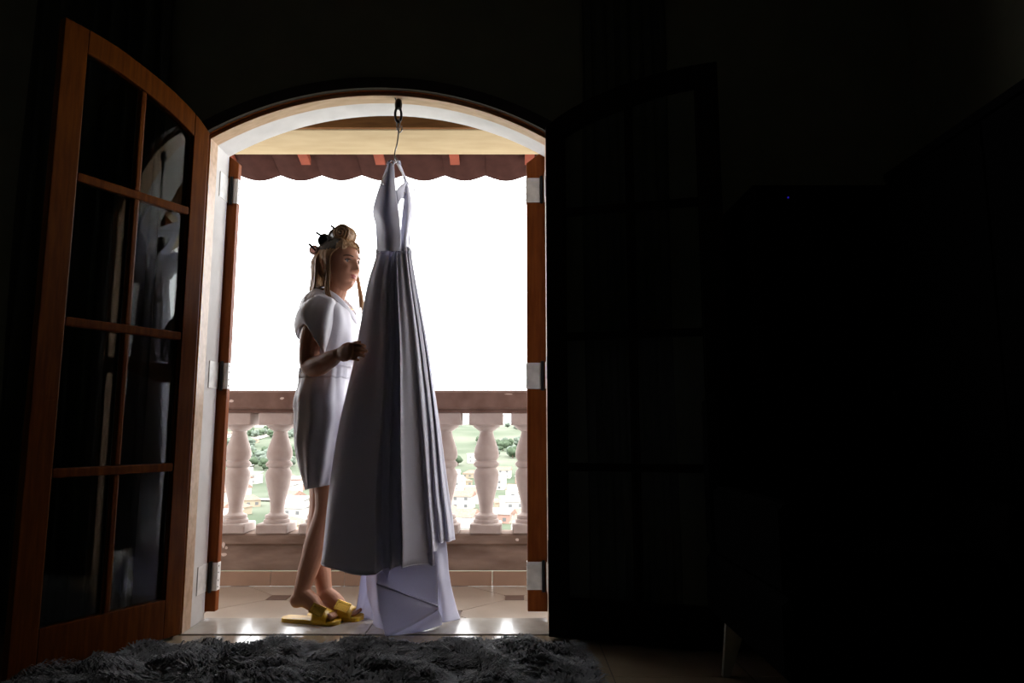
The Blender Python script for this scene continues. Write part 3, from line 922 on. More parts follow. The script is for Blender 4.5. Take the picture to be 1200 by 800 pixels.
while cnt < 46000:
    x = random.uniform(-1.78, 0.3)
    y = random.uniform(2.15, 2.66) if random.random() < 0.8 else random.uniform(1.15, 2.2)
    if not inside(x, y): continue
    cnt += 1
    l = lump(x, y)
    a = 5.0 * noise.noise(Vector((x * 4.2, y * 4.2, 7.0))) + random.gauss(0, 0.45)
    L = 0.050 * (1 + 0.35 * l) * random.uniform(0.75, 1.15)
    h = 0.030 * (1.0 + 1.15 * l) * random.uniform(0.7, 1.2)
    h = max(h, 0.006) * (0.62 + 0.38 * min(1, max(0, (2.66 - y) / 0.2)))
    dx, dy = math.cos(a), math.sin(a)
    w = random.uniform(0.0016, 0.0034)
    nx, ny = -dy * w, dx * w
    n = len(vs)
    for (t, hh, ww) in ((0.0, 0.006, 1.0), (0.3, 0.75, 1.0), (0.68, 1.0, 0.8)):
        hz = 0.008 + h * hh if t else 0.008
        px, py = x + dx * L * t + 0.7, y + dy * L * t - 2.0
        vs += [(px + nx * ww, py + ny * ww, hz), (px - nx * ww, py - ny * ww, hz)]
    vs.append((x + dx * L + 0.7, y + dy * L - 2.0, 0.008 + h * 0.78))
    fs += [(n, n + 1, n + 3, n + 2), (n + 2, n + 3, n + 5, n + 4), (n + 4, n + 5, n + 6)]
b = MB(); b.v = vs; b.f = fs
pile = b.build('pile', M['rug_pile'], rug, normals=False, kind='stuff')

# ------------------------------------------------------------------ what stands in the dark on the right
ch = empty('armchair', (0.955, 2.02, 0))
tag(ch, 'black chair in deep shadow with pale flared metal legs, right of the rug', 'chair')
for sx, sy in ((-1, 1), (1, 1), (-1, -1), (1, -1)):
    b = MB()
    rings = []
    for z, off, hw in ((0.0, 0.255, 0.012), (0.10, 0.238, 0.024), (0.200, 0.222, 0.036)):
        c = (sx * off, -sy * (off + 0.08))
        rings.append([(c[0] + px * hw, c[1] + py * 0.010, z) for px, py in ((-1, -1), (1, -1), (1, 1), (-1, 1))])
    b.loft(rings)
    o = b.build('leg', M['leg_metal'], ch); o['label'] = 'pale tapered metal leg'
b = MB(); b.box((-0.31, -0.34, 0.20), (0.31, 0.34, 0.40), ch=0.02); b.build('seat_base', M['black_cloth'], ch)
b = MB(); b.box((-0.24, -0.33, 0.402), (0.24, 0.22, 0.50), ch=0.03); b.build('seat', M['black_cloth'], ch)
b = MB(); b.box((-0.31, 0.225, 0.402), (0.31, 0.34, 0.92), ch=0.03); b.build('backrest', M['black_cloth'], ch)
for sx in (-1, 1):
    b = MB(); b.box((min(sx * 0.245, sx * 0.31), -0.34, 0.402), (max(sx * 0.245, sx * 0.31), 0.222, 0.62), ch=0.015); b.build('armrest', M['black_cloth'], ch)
cab = empty('cabinet', (1.29, 2.60, 0)); tag(cab, 'tall black furniture block against the wall with a tiny blue light', 'cabinet')
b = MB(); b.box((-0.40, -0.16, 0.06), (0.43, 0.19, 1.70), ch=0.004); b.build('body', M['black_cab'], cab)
b = MB(); b.box((-0.39, -0.15, 0.0), (0.42, 0.18, 0.0595)); b.build('plinth', M['black_cab'], cab)
for k in range(2):
    b = MB(); b.box((-0.395 + 0.4125 * k, -0.178, 0.07), (0.0125 + 0.4125 * k, -0.1605, 1.69), ch=0.002); d_ = b.build('door', M['black_cab'], cab)
    hb = MB(); hb.tube([((-0.03 if k == 0 else 0.055), -0.195, 0.85), ((-0.03 if k == 0 else 0.055), -0.195, 1.0)], 0.006, seg=8); hb.build('handle', M['black_metal'], d_)
b = MB(); b.lathe([(0.0035, 0), (0.0035, 0.002), (0.002, 0.003)], 10, Matrix.Translation((-0.275, -0.178, 1.645)) @ Matrix.Rotation(math.pi / 2, 4, 'X')); b.build('indicator_light', M['led'], cab)
wd = empty('wardrobe', (1.535, 1.35, 0)); tag(wd, 'low dark wardrobe with a straight flat top, in deep shadow along the side wall', 'wardrobe')
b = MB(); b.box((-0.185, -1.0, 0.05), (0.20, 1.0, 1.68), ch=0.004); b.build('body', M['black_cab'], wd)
b = MB(); b.box((-0.20, -1.01, 1.6805), (0.20, 1.01, 1.71), ch=0.003); b.build('top', M['black_cab'], wd)
b = MB(); b.box((-0.165, -0.99, 0.0), (0.20, 0.99, 0.0495)); b.build('plinth', M['black_cab'], wd)
for k in range(4):
    b = MB(); b.box((-0.203, -0.99 + 0.497 * k, 0.07), (-0.1855, -0.99 + 0.497 * k + 0.49, 1.67), ch=0.002); b.build('door', M['black_cab'], wd)
# ------------------------------------------------------------------ hook on the arch, hanger
hx = at(467, 121, 2.845)
hook = empty('ceiling_hook', (hx.x, 2.845, ZA)); tag(hook, 'black iron hook with an open link, fixed under the top of the arch', 'hook')
zv = lambda v: at(467, v, 2.845).z - ZA
b = MB(); b.box((-0.018, -0.018, zv(116.5)), (0.018, 0.018, zv(114) + 0.005), ch=0.002); b.build('base_plate', M['black_metal'], hook)
b = MB(); b.lathe([(0.006, zv(128)), (0.015, zv(127)), (0.0165, zv(122)), (0.014, zv(118)), (0.008, zv(116.6))], 14); b.build('swivel', M['black_metal'], hook, smooth=True)
b = MB()
zc, hh = (zv(126) + zv(143)) / 2, (zv(126) - zv(143)) / 2
b.tube([(0.0125 * math.cos(t), 0.006 * math.cos(t), zc + hh * math.sin(t)) for t in [2 * math.pi * k / 16 for k in range(17)]], 0.0056, seg=8, sub=2, round_ends=False)
b.build('link', M['black_metal'], hook, smooth='all')

HA = at(462.5, 186, 2.845)
hang = empty('coat_hanger', HA); tag(hang, 'wire coat hanger holding the white dress under the black hook', 'hanger')
L_ = at(447.5, 212, 2.69) - HA; R_ = at(482.5, 224, 3.0) - HA
hk = lambda u, v, dy=0.0: at(u, v, 2.845 + dy) - HA
b = MB()
b.tube([hk(470.5, 148), hk(471, 152), hk(468.5, 155), hk(465.5, 151), hk(465, 144), hk(467, 139.5), hk(468.6, 143), hk(467.6, 150), hk(466.5, 160), hk(465, 170), hk(462.8, 178), hk(462.5, 186)], 0.0030, seg=8, sub=5)
b.build('hook_wire', M['wire'], hang, smooth='all')
b = MB()
b.tube([hk(462.5, 184), hk(465, 188) , L_ * 0.35 + Vector((0, 0, -0.004)), L_ * 0.85, L_, L_ + Vector((0.004, 0.01, -0.012)), (L_ + R_) * 0.5 + Vector((0, 0, -0.055)) * 0.4, R_ + Vector((-0.004, -0.02, -0.018)), R_ + Vector((0.012, 0.01, -0.008)), R_ + Vector((0.008, 0.006, 0.012)), R_ * 0.85 + Vector((0, 0, 0.006)), R_ * 0.35, hk(462.5, 185)], 0.0028, seg=8, sub=6)
b.build('shoulder_wire', M['wire'], hang, smooth='all')

# ------------------------------------------------------------------ the dress
DC = at(462, 292, 2.83)
dress = empty('dress', (DC.x, DC.y, 0)); tag(dress, 'long white satin dress with pleated skirt and train, hanging from the arch', 'dress')
def ind(o): o.parent = dress; o.location = (-DC.x, -DC.y, 0); return o
def patch_rows(rows, nu=14, nv=5, bulge=0.0, bdir=(0, -1, 0)):
    """rows: list of lists of (u, v, Y); smooth surface through them"""
    R = []
    for r in rows:
        P = [at(*q) for q in r]
        line = []
        for i in range(nu + 1):
            t = i / nu * (len(P) - 1); k = min(int(t), len(P) - 2); f = t - k
            p0, p1, p2, p3 = P[max(k - 1, 0)], P[k], P[k + 1], P[min(k + 2, len(P) - 1)]
            line.append(0.5 * ((2 * p1) + (p2 - p0) * f + (2 * p0 - 5 * p1 + 4 * p2 - p3) * f * f + (3 * p1 - p0 - 3 * p2 + p3) * f ** 3))
        R.append(line)
    out = []
    for k in range(len(R) - 1):
        for j in range(nv + (1 if k == len(R) - 2 else 0)):
            f = j / nv
            out.append([0.5 * ((2 * R[k][i]) + (R[k + 1][i] - R[max(k - 1, 0)][i]) * f + (2 * R[max(k - 1, 0)][i] - 5 * R[k][i] + 4 * R[k + 1][i] - R[min(k + 2, len(R) - 1)][i]) * f * f
                               + (3 * R[k][i] - R[max(k - 1, 0)][i] - 3 * R[k + 1][i] + R[min(k + 2, len(R) - 1)][i]) * f ** 3) for i in range(nu + 1)])
    if bulge:
        n = len(out); bd = Vector(bdir)
        out = [[p + bd * (bulge * math.sin(math.pi * i / nu) * math.sin(math.pi * j / (n - 1))) for i, p in enumerate(r)] for j, r in enumerate(out)]
    return out
def sheet(mb, rows, **k):
    mb.loft(patch_rows(rows, **k), closed=False, cap=False)
def cloth(mb, name, m, th=0.0025, parent=None):
    o = mb.build(name, m, smooth='all', normals=False)
    md = o.modifiers.new('thickness', 'SOLIDIFY'); md.thickness = th; md.offset = 0
    return o
# bodice: near half, far half, low back
b = MB()
sheet(b, [[(454.5, 192, 2.79), (457, 191, 2.775), (461.5, 192, 2.79)],
          [(446.5, 214, 2.75), (454.5, 214, 2.72), (463, 216, 2.76)],
          [(440.5, 232, 2.76), (453, 232, 2.705), (465, 234, 2.755)],
          [(437, 248, 2.78), (450, 249, 2.70), (467.5, 250, 2.755)],
          [(440, 262, 2.785), (452, 263, 2.71), (469, 266, 2.76)],
          [(442.5, 276, 2.79), (454, 277, 2.735), (470, 279, 2.775)],
          [(442, 294, 2.80), (455, 294, 2.745), (469.5, 294, 2.785)]], nu=12)
sheet(b, [[(466.5, 192, 2.89), (467.5, 191, 2.90), (469, 192, 2.91)],
          [(474, 213, 2.94), (475.5, 212, 2.95), (477.5, 214, 2.965)],
          [(473.5, 232, 2.92), (477.5, 231, 2.915), (481.5, 233, 2.95)],
          [(471.5, 250, 2.88), (477.5, 250, 2.875), (483, 250, 2.93)],
          [(470, 266, 2.84), (476.5, 266, 2.84), (481, 267, 2.90)],
          [(469, 280, 2.80), (475.5, 280, 2.81), (479, 280, 2.88)],
          [(468, 294, 2.79), (475.5, 294, 2.80), (480, 294, 2.87)]], nu=10)
sheet(b, [[(437.5, 250, 2.785), (446, 268, 2.90), (468, 270, 2.985), (482.5, 252, 2.935)],
          [(440.5, 264, 2.79), (448, 276, 2.89), (468, 278, 2.96), (480.8, 268, 2.905)],
          [(442, 294, 2.80), (450, 294, 2.875), (468, 294, 2.92), (480, 294, 2.875)]], nu=12)
bod = ind(cloth(b, 'bodice', M['dress']))
# lining seen through the neckline
b = MB()
sheet(b, [[(463.5, 224, 2.80), (470, 217, 2.88), (475.5, 213.5, 2.945)], [(464.5, 231, 2.80), (471, 225, 2.88), (474.5, 226, 2.93)], [(466.5, 240, 2.79), (470, 233, 2.85), (473.2, 233, 2.915)]], nu=6, nv=3)
sheet(b, [[(449, 213, 2.75), (452, 222, 2.80), (461, 217, 2.785)], [(447, 226, 2.765), (452, 234, 2.81), (463, 230, 2.785)]], nu=6, nv=3)
ind(cloth(b, 'lining', M['dress_lining'], 0.002))
# shoulder straps looped over the wire
b = MB(); b.tube([at(461.5, 191, 2.79), at(460, 188, 2.81), at(456.5, 188.5, 2.80), at(454.5, 192, 2.79)], (0.006), seg=8, flat=0.35); ind(b.build('strap', M['dress'], smooth='all'))
b = MB(); b.tube([at(466.5, 192, 2.89), at(465.5, 189, 2.885), at(467.5, 188, 2.89), at(469, 192, 2.91)], (0.006), seg=8, flat=0.35); ind(b.build('strap', M['dress'], smooth='all'))
# skirt
PLAN = [(-1.0, 0.0), (-.93, .30), (-.78, .52), (-.5, .74), (-.25, .86), (-.10, .95), (-.07, .93), (-.05, .68), (0.0, .58), (.05, .62), (.10, .64), (.125, .80), (.15, .62), (.20, .56), (.27, .64), (.30, .97), (.32, .98),
        (.36, .85), (.45, .71), (.56, .60), (.64, .56), (.685, .68), (.71, .62), (.74, .34), (.775, .28), (.80, .42), (.825, .34), (.85, .08), (.885, .04), (.91, .16), (.935, .06), (.96, -.12), (1.0, -.24),
        (.93, -.48), (.72, -.78), (.35, -.97), (-.05, -1.0), (-.45, -.9), (-.78, -.62), (-.95, -.3)]
NPL = len(PLAN)
SK_L = [(292, 442), (300, 441), (330, 432), (360, 426), (412, 416.5), (450, 408), (500, 397), (560, 387), (600, 381.5), (640, 377), (665, 373.5)]
SK_R = [(292, 480.5), (300, 481), (330, 486), (360, 491.5), (400, 498.5), (450, 506), (500, 512.5), (560, 519), (600, 523), (632, 526.5), (665, 529)]
rows = []
NVR = 46
SUBP = 3
for j in range(NVR + 1):
    t = j / NVR
    v = 292 + (665 - 292) * t
    z = at(460, v, 2.80).z
    xl, xr = at(smooth_tab(SK_L, v), v, 2.83).x, at(smooth_tab(SK_R, v), v, 2.83).x
    cx, hxw = (xl + xr) / 2, (xr - xl) / 2
    hy = 0.062 + 0.088 * t ** 0.8
    blend = min(1.0, 0.25 + 0.95 * t ** 0.6)
    row = []
    for i in range(NPL):
        for s_ in range(SUBP):
            f = s_ / SUBP
            q0, q1, q2, q3 = PLAN[i - 1], PLAN[i], PLAN[(i + 1) % NPL], PLAN[(i + 2) % NPL]
            def cr(k):
                return 0.5 * (2 * q1[k] + (q2[k] - q0[k]) * f + (2 * q0[k] - 5 * q1[k] + 4 * q2[k] - q3[k]) * f * f + (3 * q1[k] - q0[k] - 3 * q2[k] + q3[k]) * f ** 3)
            a, d = cr(0), cr(1)
            r = math.hypot(a, d) + 1e-6
            ea, ed = a / r, d / r
            # the pinched waist is a plain ellipse gathered into fine folds
            aa = ea + (a - ea) * blend; dd = ed + (d - ed) * blend
            gath = 0.06 * (1 - t) ** 3 * math.sin(i * 2.9 + s_)
            aa *= 1 + gath; dd *= 1 + gath
            sway = 0.012 * t * noise.noise(Vector((aa * 1.7, dd * 1.7, z * 2.2)))
            if dd < 0 and aa < 0.1: dd *= 1 - 0.6 * min(1.0, (0.1 - aa) / 0.35) * t ** 0.5
            lift = 0.0
            if a > 0.725 and d < 0.5: lift = 0.085 * min(1, (a - 0.725) / 0.05) * t ** 4
            dy_ = 0.0
            if a > 0.12: dy_ = 0.16 * t ** 0.8 * min(1.0, (a - 0.12) / 0.75)
            row.append((cx + hxw * aa + sway, 2.845 - hy * dd + dy_ + sway, z + lift + 0.012 * t * math.sin(a * 5)))
    rows.append(row)
b = MB(); b.loft(rows, closed=True, cap=False)
sk = ind(cloth(b, 'skirt', M['dress'], 0.003))
b = MB(); b.tube([rows[-1][i] for i in range(0, len(rows[-1]))] + [rows[-1][0]], 0.0028, seg=6, sub=1, round_ends=False)
o = b.build('hem', M['dress'], smooth='all'); o.parent = sk
# waist seam with small gathers
b = MB()
wr = []
for dv, s_ in ((-4, 0.97), (-1.5, 1.025), (1.5, 1.03), (4, 1.0)):
    z = at(460, 292 + dv, 2.80).z
    wr.append([((rows[0][i][0] + 0.4990 * 0 - DC.x) * s_ + DC.x + 0.0, (rows[0][i][1] - 2.845) * s_ + 2.845 - 0.002, z) for i in range(len(rows[0]))])
b.loft(wr, closed=True, cap=False); ind(cloth(b, 'waistband', M['dress'], 0.002))
# train: the long back of the skirt falling to the floor and folded over itself
b = MB()
sheet(b, [[(427, 640, 2.97), (432, 640, 2.985), (440, 640, 2.96)], [(421, 690, 3.0), (430, 690, 3.03), (438, 690, 2.97)], [(417, 716, 3.02), (424, 718, 3.06), (437, 716, 3.0)], [(416.5, 722, 3.025), (424, 727, 3.04), (438, 728.5, 3.0)]], nu=10)
sheet(b, [[(430, 640, 2.95), (437, 640, 2.90), (446, 640, 2.84), (462, 640, 2.82)], [(430, 690, 2.97), (438, 692, 2.92), (443, 696, 2.86), (452, 696, 2.83)], [(437, 718, 2.98), (440, 722, 2.93), (447, 728, 2.87), (456, 730, 2.84)], [(437, 731.5, 2.95), (440, 734.5, 2.905), (448, 738, 2.87), (456, 740, 2.845)]], nu=12)
# upper, shaded triangle of the fold
sheet(b, [[(441, 672, 2.84), (475, 655, 2.84), (512, 645, 2.88)], [(441.5, 683, 2.815), (478, 676, 2.845), (513, 672, 2.885)], [(442, 685, 2.80), (480, 698, 2.83), (513, 709, 2.86)]], nu=14, nv=6)
# front flap that comes down to the tip on the sill
sheet(b, [[(441.5, 683.5, 2.797), (478, 697, 2.815), (513.5, 710, 2.845)], [(444, 712, 2.79), (474, 711, 2.782), (513.5, 711, 2.842)], [(450.5, 741, 2.792), (480, 729, 2.775), (513.5, 712, 2.84)], [(452.5, 746, 2.79), (483, 731.5, 2.80), (513.5, 713.5, 2.838)]], nu=16, nv=6)
# lower layer under the flap
sheet(b, [[(453, 745, 2.797), (484, 731, 2.815), (512, 712, 2.86)], [(458, 745.5, 2.80), (488, 737, 2.81), (517, 722, 2.86)], [(462, 745, 2.803), (490, 740.5, 2.83), (518, 731.5, 2.905)]], nu=14, nv=5)
# right back panel
sheet(b, [[(500, 604, 3.02), (508, 604, 3.03), (514, 604, 3.03), (519, 602, 3.03)], [(503, 642, 2.95), (512, 642, 2.965), (518, 642, 2.98), (523.5, 640, 2.995)], [(507, 680, 2.90), (515, 680, 2.90), (522, 680, 2.95), (527, 678, 2.98)], [(510, 712, 2.93), (519, 712, 2.93), (528, 712, 2.98), (534.5, 710, 3.02)], [(512, 729, 2.95), (521, 729, 2.94), (532, 727, 2.99), (539.5, 725.5, 3.02)]], nu=14)
tr = ind(cloth(b, 'train', M['train'], 0.0025))
b = MB()
b.tube([at(441.5, 684, 2.795), at(478, 697.5, 2.813), at(513.5, 710.5, 2.841)], 0.0035, seg=6)
b.tube([at(452.5, 746, 2.79), at(483, 731.5, 2.798), at(513.5, 713.5, 2.835)], 0.0035, seg=6)
o = b.build('hem', M['dress'], smooth='all'); o.parent = tr
# ------------------------------------------------------------------ the woman
PY = 3.05
P0 = at(385, 729, PY)
woman = empty('person', (P0.x, PY, 0))
tag(woman, 'blond woman in short white robe and yellow sandals holding the hanging dress', 'person')
def inw(o):
    if o.parent is None: o.parent = woman
    o.location = (-P0.x, -PY, 0); return o

HEAD_O = at(397.0, 312.0, 3.03)
YAW = math.radians(-30)
HM = Matrix.Translation(HEAD_O) @ Matrix.Rotation(YAW, 4, 'Z') @ Matrix.Rotation(math.radians(2), 4, 'Y') @ Matrix.Scale(1.06, 4)
def hw(x, y, z): return HM @ Vector((x, y, z))

def ell_hit(d, c, r):
    """distance along d from the origin to the far side of an ellipsoid"""
    A = sum((d[k] / r[k]) ** 2 for k in range(3)); B = -2 * sum(d[k] * c[k] / r[k] ** 2 for k in range(3)); C = sum((c[k] / r[k]) ** 2 for k in range(3)) - 1
    D = B * B - 4 * A * C
    return (-B + math.sqrt(D)) / (2 * A) if D > 0 else 0.0
def g(x, s): return math.exp(-(x / s) ** 2)
def head_point(d):
    h = [ell_hit(d, (-0.012, 0, 0.028), (0.098, 0.077, 0.088)), ell_hit(d, (0.028, 0, -0.040), (0.056, 0.052, 0.070)), ell_hit(d, (0.030, 0, 0.005), (0.060, 0.062, 0.075))]
    k = 60.0
    m = max(h)
    r = m + math.log(sum(math.exp(k * (q - m)) for q in h)) / k * 0.55
    p = Vector(d) * r
    x, y, z = p
    if x > 0.02:
        dx = 0.0
        nz = smooth_tab([(-0.045, 0), (-0.036, 0.004), (-0.030, 0.017), (-0.024, 0.024), (-0.014, 0.020), (0.004, 0.010), (0.020, 0.004), (0.034, 0.0)], z)
        dx += nz * g(y, 0.0095 + 0.004 * g(z + 0.026, 0.012))
        dx += 0.008 * g(abs(y) - 0.0125, 0.006) * g(z + 0.028, 0.007)
        dx += 0.004 * g(z - 0.030, 0.010) * g(abs(y) - 0.024, 0.020)
        dx -= 0.010 * g(abs(y) - 0.031, 0.015) * g(z - 0.011, 0.012)
        dx += 0.006 * g(abs(y) - 0.036, 0.018) * g(z + 0.022, 0.017)
        dx += 0.0065 * g(y, 0.019) * g(z + 0.0475, 0.0058) + 0.0065 * g(y, 0.016) * g(z + 0.0585, 0.006) - 0.003 * g(y, 0.024) * g(z + 0.0530, 0.0025)
        dx -= 0.004 * g(y, 0.020) * g(z + 0.069, 0.006)
        dx += 0.008 * g(y, 0.018) * g(z + 0.086, 0.012)
        p.x += dx
    return p
def head_mesh():
    rings = []
    NU, NV = 72, 64
    for j in range(1, NV):
        th = math.pi * j / NV
        ring = []
        for i in range(NU):
            ph = 2 * math.pi * i / NU
            d = (math.sin(th) * math.cos(ph), math.sin(th) * math.sin(ph), -math.cos(th))
            ring.append(head_point(d))
        rings.append(ring)
    return rings
HR = head_mesh()
def face_x(y, z):
    best, bx_ = 1e9, 0
    for r in HR:
        for p in r:
            if p.x > 0.0:
                q = (p.y - y) ** 2 + (p.z - z) ** 2
                if q < best: best, bx_ = q, p.x
    return bx_

def hand(mb, wrist, d, up, curl, side=1.0, length=1.0, thumb_dir=None):
    """palm + five fingers. d: towards the knuckles, up: towards the index finger, back of the hand = side * (d x up)"""
    d = Vector(d).normalized(); up = Vector(up); up = (up - d * up.dot(d)).normalized()
    bk = d.cross(up) * side
    W = Vector(wrist)
    P = lambda a, b_, c: W + d * a * length + up * b_ * length + bk * c * length
    mb.tube([P(-0.02, 0, 0), P(0.015, 0.001, 0), P(0.045, 0.001, 0.002), P(0.078, 0.001, 0.001)], [(0.017, 0.024), (0.016, 0.029), (0.0155, 0.038), (0.012, 0.040)], seg=14, up=tuple(up))
    for k, (o, l0, r0) in enumerate(((0.029, 0.040, 0.0092), (0.0095, 0.045, 0.0094), (-0.010, 0.041, 0.0088), (-0.028, 0.031, 0.0078))):
        c = curl[k] if isinstance(curl, (list, tuple)) else curl
        q = P(0.074 - abs(o) * 0.12, o, 0.002)
        a = 0.12
        pts = [q - d * 0.012, q]
        fan = up * (o * 1.1)
        for s_, f in enumerate((1.0, 0.64, 0.5)):
            a += c * (0.55, 1.0, 0.75)[s_]
            dirn = (d * math.cos(a) - bk * math.sin(a) + fan).normalized()
            q = q + dirn * l0 * f * length
            pts.append(q)
        mb.tube(pts, [r0, r0, r0 * 0.98, r0 * 0.9, r0 * 0.72], seg=10, sub=4, up=tuple(up))
    td = Vector(thumb_dir).normalized() if thumb_dir else (d * 0.75 + up * 0.5 - bk * 0.45).normalized()
    q = P(0.018, 0.022, -0.004)
    mb.tube([P(0.008, 0.012, -0.002), q, q + td * 0.034 * length, q + (td * 0.9 + d * 0.3).normalized() * 0.062 * length, q + (td * 0.75 + d * 0.55).normalized() * 0.083 * length], [0.013, 0.0135, 0.0112, 0.0100, 0.0075], seg=10, up=tuple(up))

body = MB()
body.loft([[hw(*p) for p in r] for r in HR])
for sy in (-1, 1):
    body.tube([hw(-0.006, sy * 0.071, -0.022), hw(-0.008, sy * 0.078, 0.0), hw(-0.012, sy * 0.078, 0.022)], [(0.010, 0.006), (0.017, 0.007), (0.014, 0.006)], seg=10, up=(0, 1, 0))
# neck and trunk (lateral, front-back radii)
body.tube([at(384, 366, PY), at(390, 350, 3.045), at(395, 338, 3.035), at(397, 325, 3.03)], [(0.075, 0.060), (0.054, 0.052), (0.049, 0.048), (0.047, 0.047)], seg=18, up=(1, 0, 0))
body.tube([at(380, 505, PY), at(379, 480, PY), at(381, 440, PY), at(384, 400, PY), at(385, 375, PY), at(385, 358, PY)], [(0.150, 0.085), (0.165, 0.098), (0.128, 0.083), (0.142, 0.094), (0.150, 0.084), (0.105, 0.060)], seg=22, up=(1, 0, 0))
body.tube([at(383, 366, PY + 0.16), at(384, 362, PY), at(380, 366, PY - 0.14)], [(0.048, 0.045), (0.06, 0.055), (0.048, 0.045)], seg=14, up=(1, 0, 0))
# near arm: hangs to the elbow, the forearm comes forward to the dress
NW = at(396, 415.5, 2.715)
body.tube([at(377, 364, 2.905), at(366.5, 390, 2.885), at(362.5, 413, 2.875), at(364, 429, 2.862), at(374, 428, 2.82), at(386, 421.5, 2.765), NW], [0.050, 0.048, 0.043, 0.041, 0.043, 0.036, 0.0255], seg=16, up=(1, 0, 0))
hand(body, NW + Vector((0.004, -0.006, 0.001)), (0.66, -0.66, 0.06), (0.05, 0.1, 1), (0.75, 0.8, 0.85, 0.95), side=1.0, length=0.92, thumb_dir=(0.78, 0.35, 0.42))
# far arm: reaches behind the dress
FW = at(424, 418, 3.06)
body.tube([at(381, 366, 3.20), at(374, 395, 3.23), at(376, 428, 3.22), at(398, 426, 3.16), FW], [0.050, 0.046, 0.040, 0.038, 0.025], seg=14, up=(1, 0, 0))
hand(body, FW, (0.75, -0.62, 0.1), (0, 0.1, 1), 0.35, side=-1.0, length=0.95)
# legs
body.tube([at(379, 478, 2.965), at(382, 530, 2.97), at(385, 575, 2.985), at(383, 600, 2.99), at(372, 634, 2.995), at(363, 662, 2.995), at(354.5, 688, 2.99), at(352, 700, 2.985)], [0.088, 0.078, 0.058, 0.053, 0.053, 0.044, 0.034, 0.033], seg=18, up=(0, 1, 0))
body.tube([at(379, 478, 3.13), at(379, 530, 3.12), at(378, 578, 3.10), at(376, 600, 3.095), at(372.5, 632, 3.09), at(376, 664, 3.075), at(380, 690, 3.06), at(381, 702, 3.055)], [0.088, 0.078, 0.057, 0.052, 0.052, 0.041, 0.033, 0.032], seg=18, up=(0, 1, 0))
def foot(heel, ankle, ball, toe, splay):
    heel, ankle, ball, toe = map(Vector, (heel, ankle, ball, toe))
    body.tube([heel, heel * 0.6 + ball * 0.4 + Vector((0, 0, 0.020)), ball, ball * 0.35 + toe * 0.65], [(0.030, 0.032), (0.032, 0.034), (0.041, 0.023), (0.041, 0.014)], seg=16, up=(0, 0, 1))
    body.tube([ankle, ankle * 0.5 + ball * 0.5 + Vector((0, 0, 0.012)), ball + Vector((0, 0, 0.004))], [(0.034, 0.034), (0.034, 0.026), (0.036, 0.016)], seg=14, up=(0, 0, 1))
    f = (toe - ball).normalized(); sd = Vector((0, 0, 1)).cross(f).normalized() * splay
    for k, (o, l, r) in enumerate(((-0.030, 0.030, 0.0115), (-0.011, 0.030, 0.0085), (0.006, 0.025, 0.008), (0.021, 0.019, 0.0075), (0.034, 0.011, 0.007))):
        q = ball * 0.30 + toe * 0.70 + sd * o
        q.z = max(q.z, 0.022 + r * 0.8)
        e = q + f * l; e.z = 0.022 + r * 0.9
        m_ = (q + e) / 2 + Vector((0, 0, 0.005))
        body.tube([q - f * 0.015, q, m_, e], [r, r, r, r * 0.85], seg=8)
nb_, nt_ = on_floor(376, 729), on_floor(391, 731)
foot(at(347, 703, 2.985), at(353, 694, 2.988), Vector((nb_.x, nb_.y, 0.046)), Vector((nt_.x, nt_.y, 0.030)), 1)
fb_, ft_ = on_floor(402, 726), on_floor(415, 726.5)
foot(at(376, 712, 3.05), at(381, 695, 3.055), Vector((fb_.x, 3.025, 0.042)), Vector((ft_.x, 3.02, 0.030)), -1)

bo = body.build('body_rough', M['skin'])
md = bo.modifiers.new('skin', 'REMESH'); md.mode = 'VOXEL'; md.voxel_size = 0.0034; md.use_smooth_shade = True
md = bo.modifiers.new('soft', 'SMOOTH'); md.factor = 0.5; md.iterations = 3
dg = bpy.context.evaluated_depsgraph_get()
me = bpy.data.meshes.new_from_object(bo.evaluated_get(dg))
bpy.data.objects.remove(bo)
me.name = 'body'
me.materials.clear(); me.materials.append(M['skin'])
bo = bpy.data.objects.new('body', me); link(bo, woman); inw(bo)

# face details
for sy in (-1, 1):
    ex = face_x(sy * 0.031, 0.011)
    b = MB(); c = hw(ex - 0.0075, sy * 0.031, 0.011)
    b.lathe([(0.0115 * math.cos(t), 0.0115 * math.sin(t)) for t in [-1.4 + 2.8 * k / 10 for k in range(11)]], 16, Matrix.Translation(c)); eo = inw(b.build('eye', M['eye'], smooth='all'))
    b = MB(); b.lathe([(0.0055, 0), (0.0052, 0.0006), (0.001, 0.0010)], 14, Matrix.Translation(c) @ Matrix.Rotation(YAW, 4, 'Z') @ Matrix.Rotation(math.radians(95), 4, 'Y') @ Matrix.Translation((0, 0, 0.0106))); o = b.build('iris', M['iris'], smooth='all'); o.parent = eo
    b = MB(); pts = []
    for k in range(7):
        t = k / 6; yy = sy * (0.018 + 0.027 * t); zz = 0.0155 + 0.0035 * math.sin(math.pi * t) - 0.002 * t
        pts.append(hw(face_x(yy, zz) + 0.0022 * math.sin(math.pi * t) + 0.001, yy, zz))
    b.tube(pts, [0.0014] + [0.0028] * 5 + [0.0012], seg=6, sub=2); inw(b.build('eyelash', M['brow'], smooth='all'))
    b = MB(); pts = []
    for k in range(7):
        t = k / 6; yy = sy * (0.013 + 0.038 * t); zz = 0.029 + 0.006 * math.sin(math.pi * t * 0.8) - 0.003 * t
        pts.append(hw(face_x(yy, zz) + 0.0006, yy, zz))
    b.tube(pts, [0.0018, 0.0028, 0.003, 0.0028, 0.0024, 0.0018, 0.001], seg=6, sub=2); inw(b.build('eyebrow', M['brow'], smooth='all'))
b = MB()
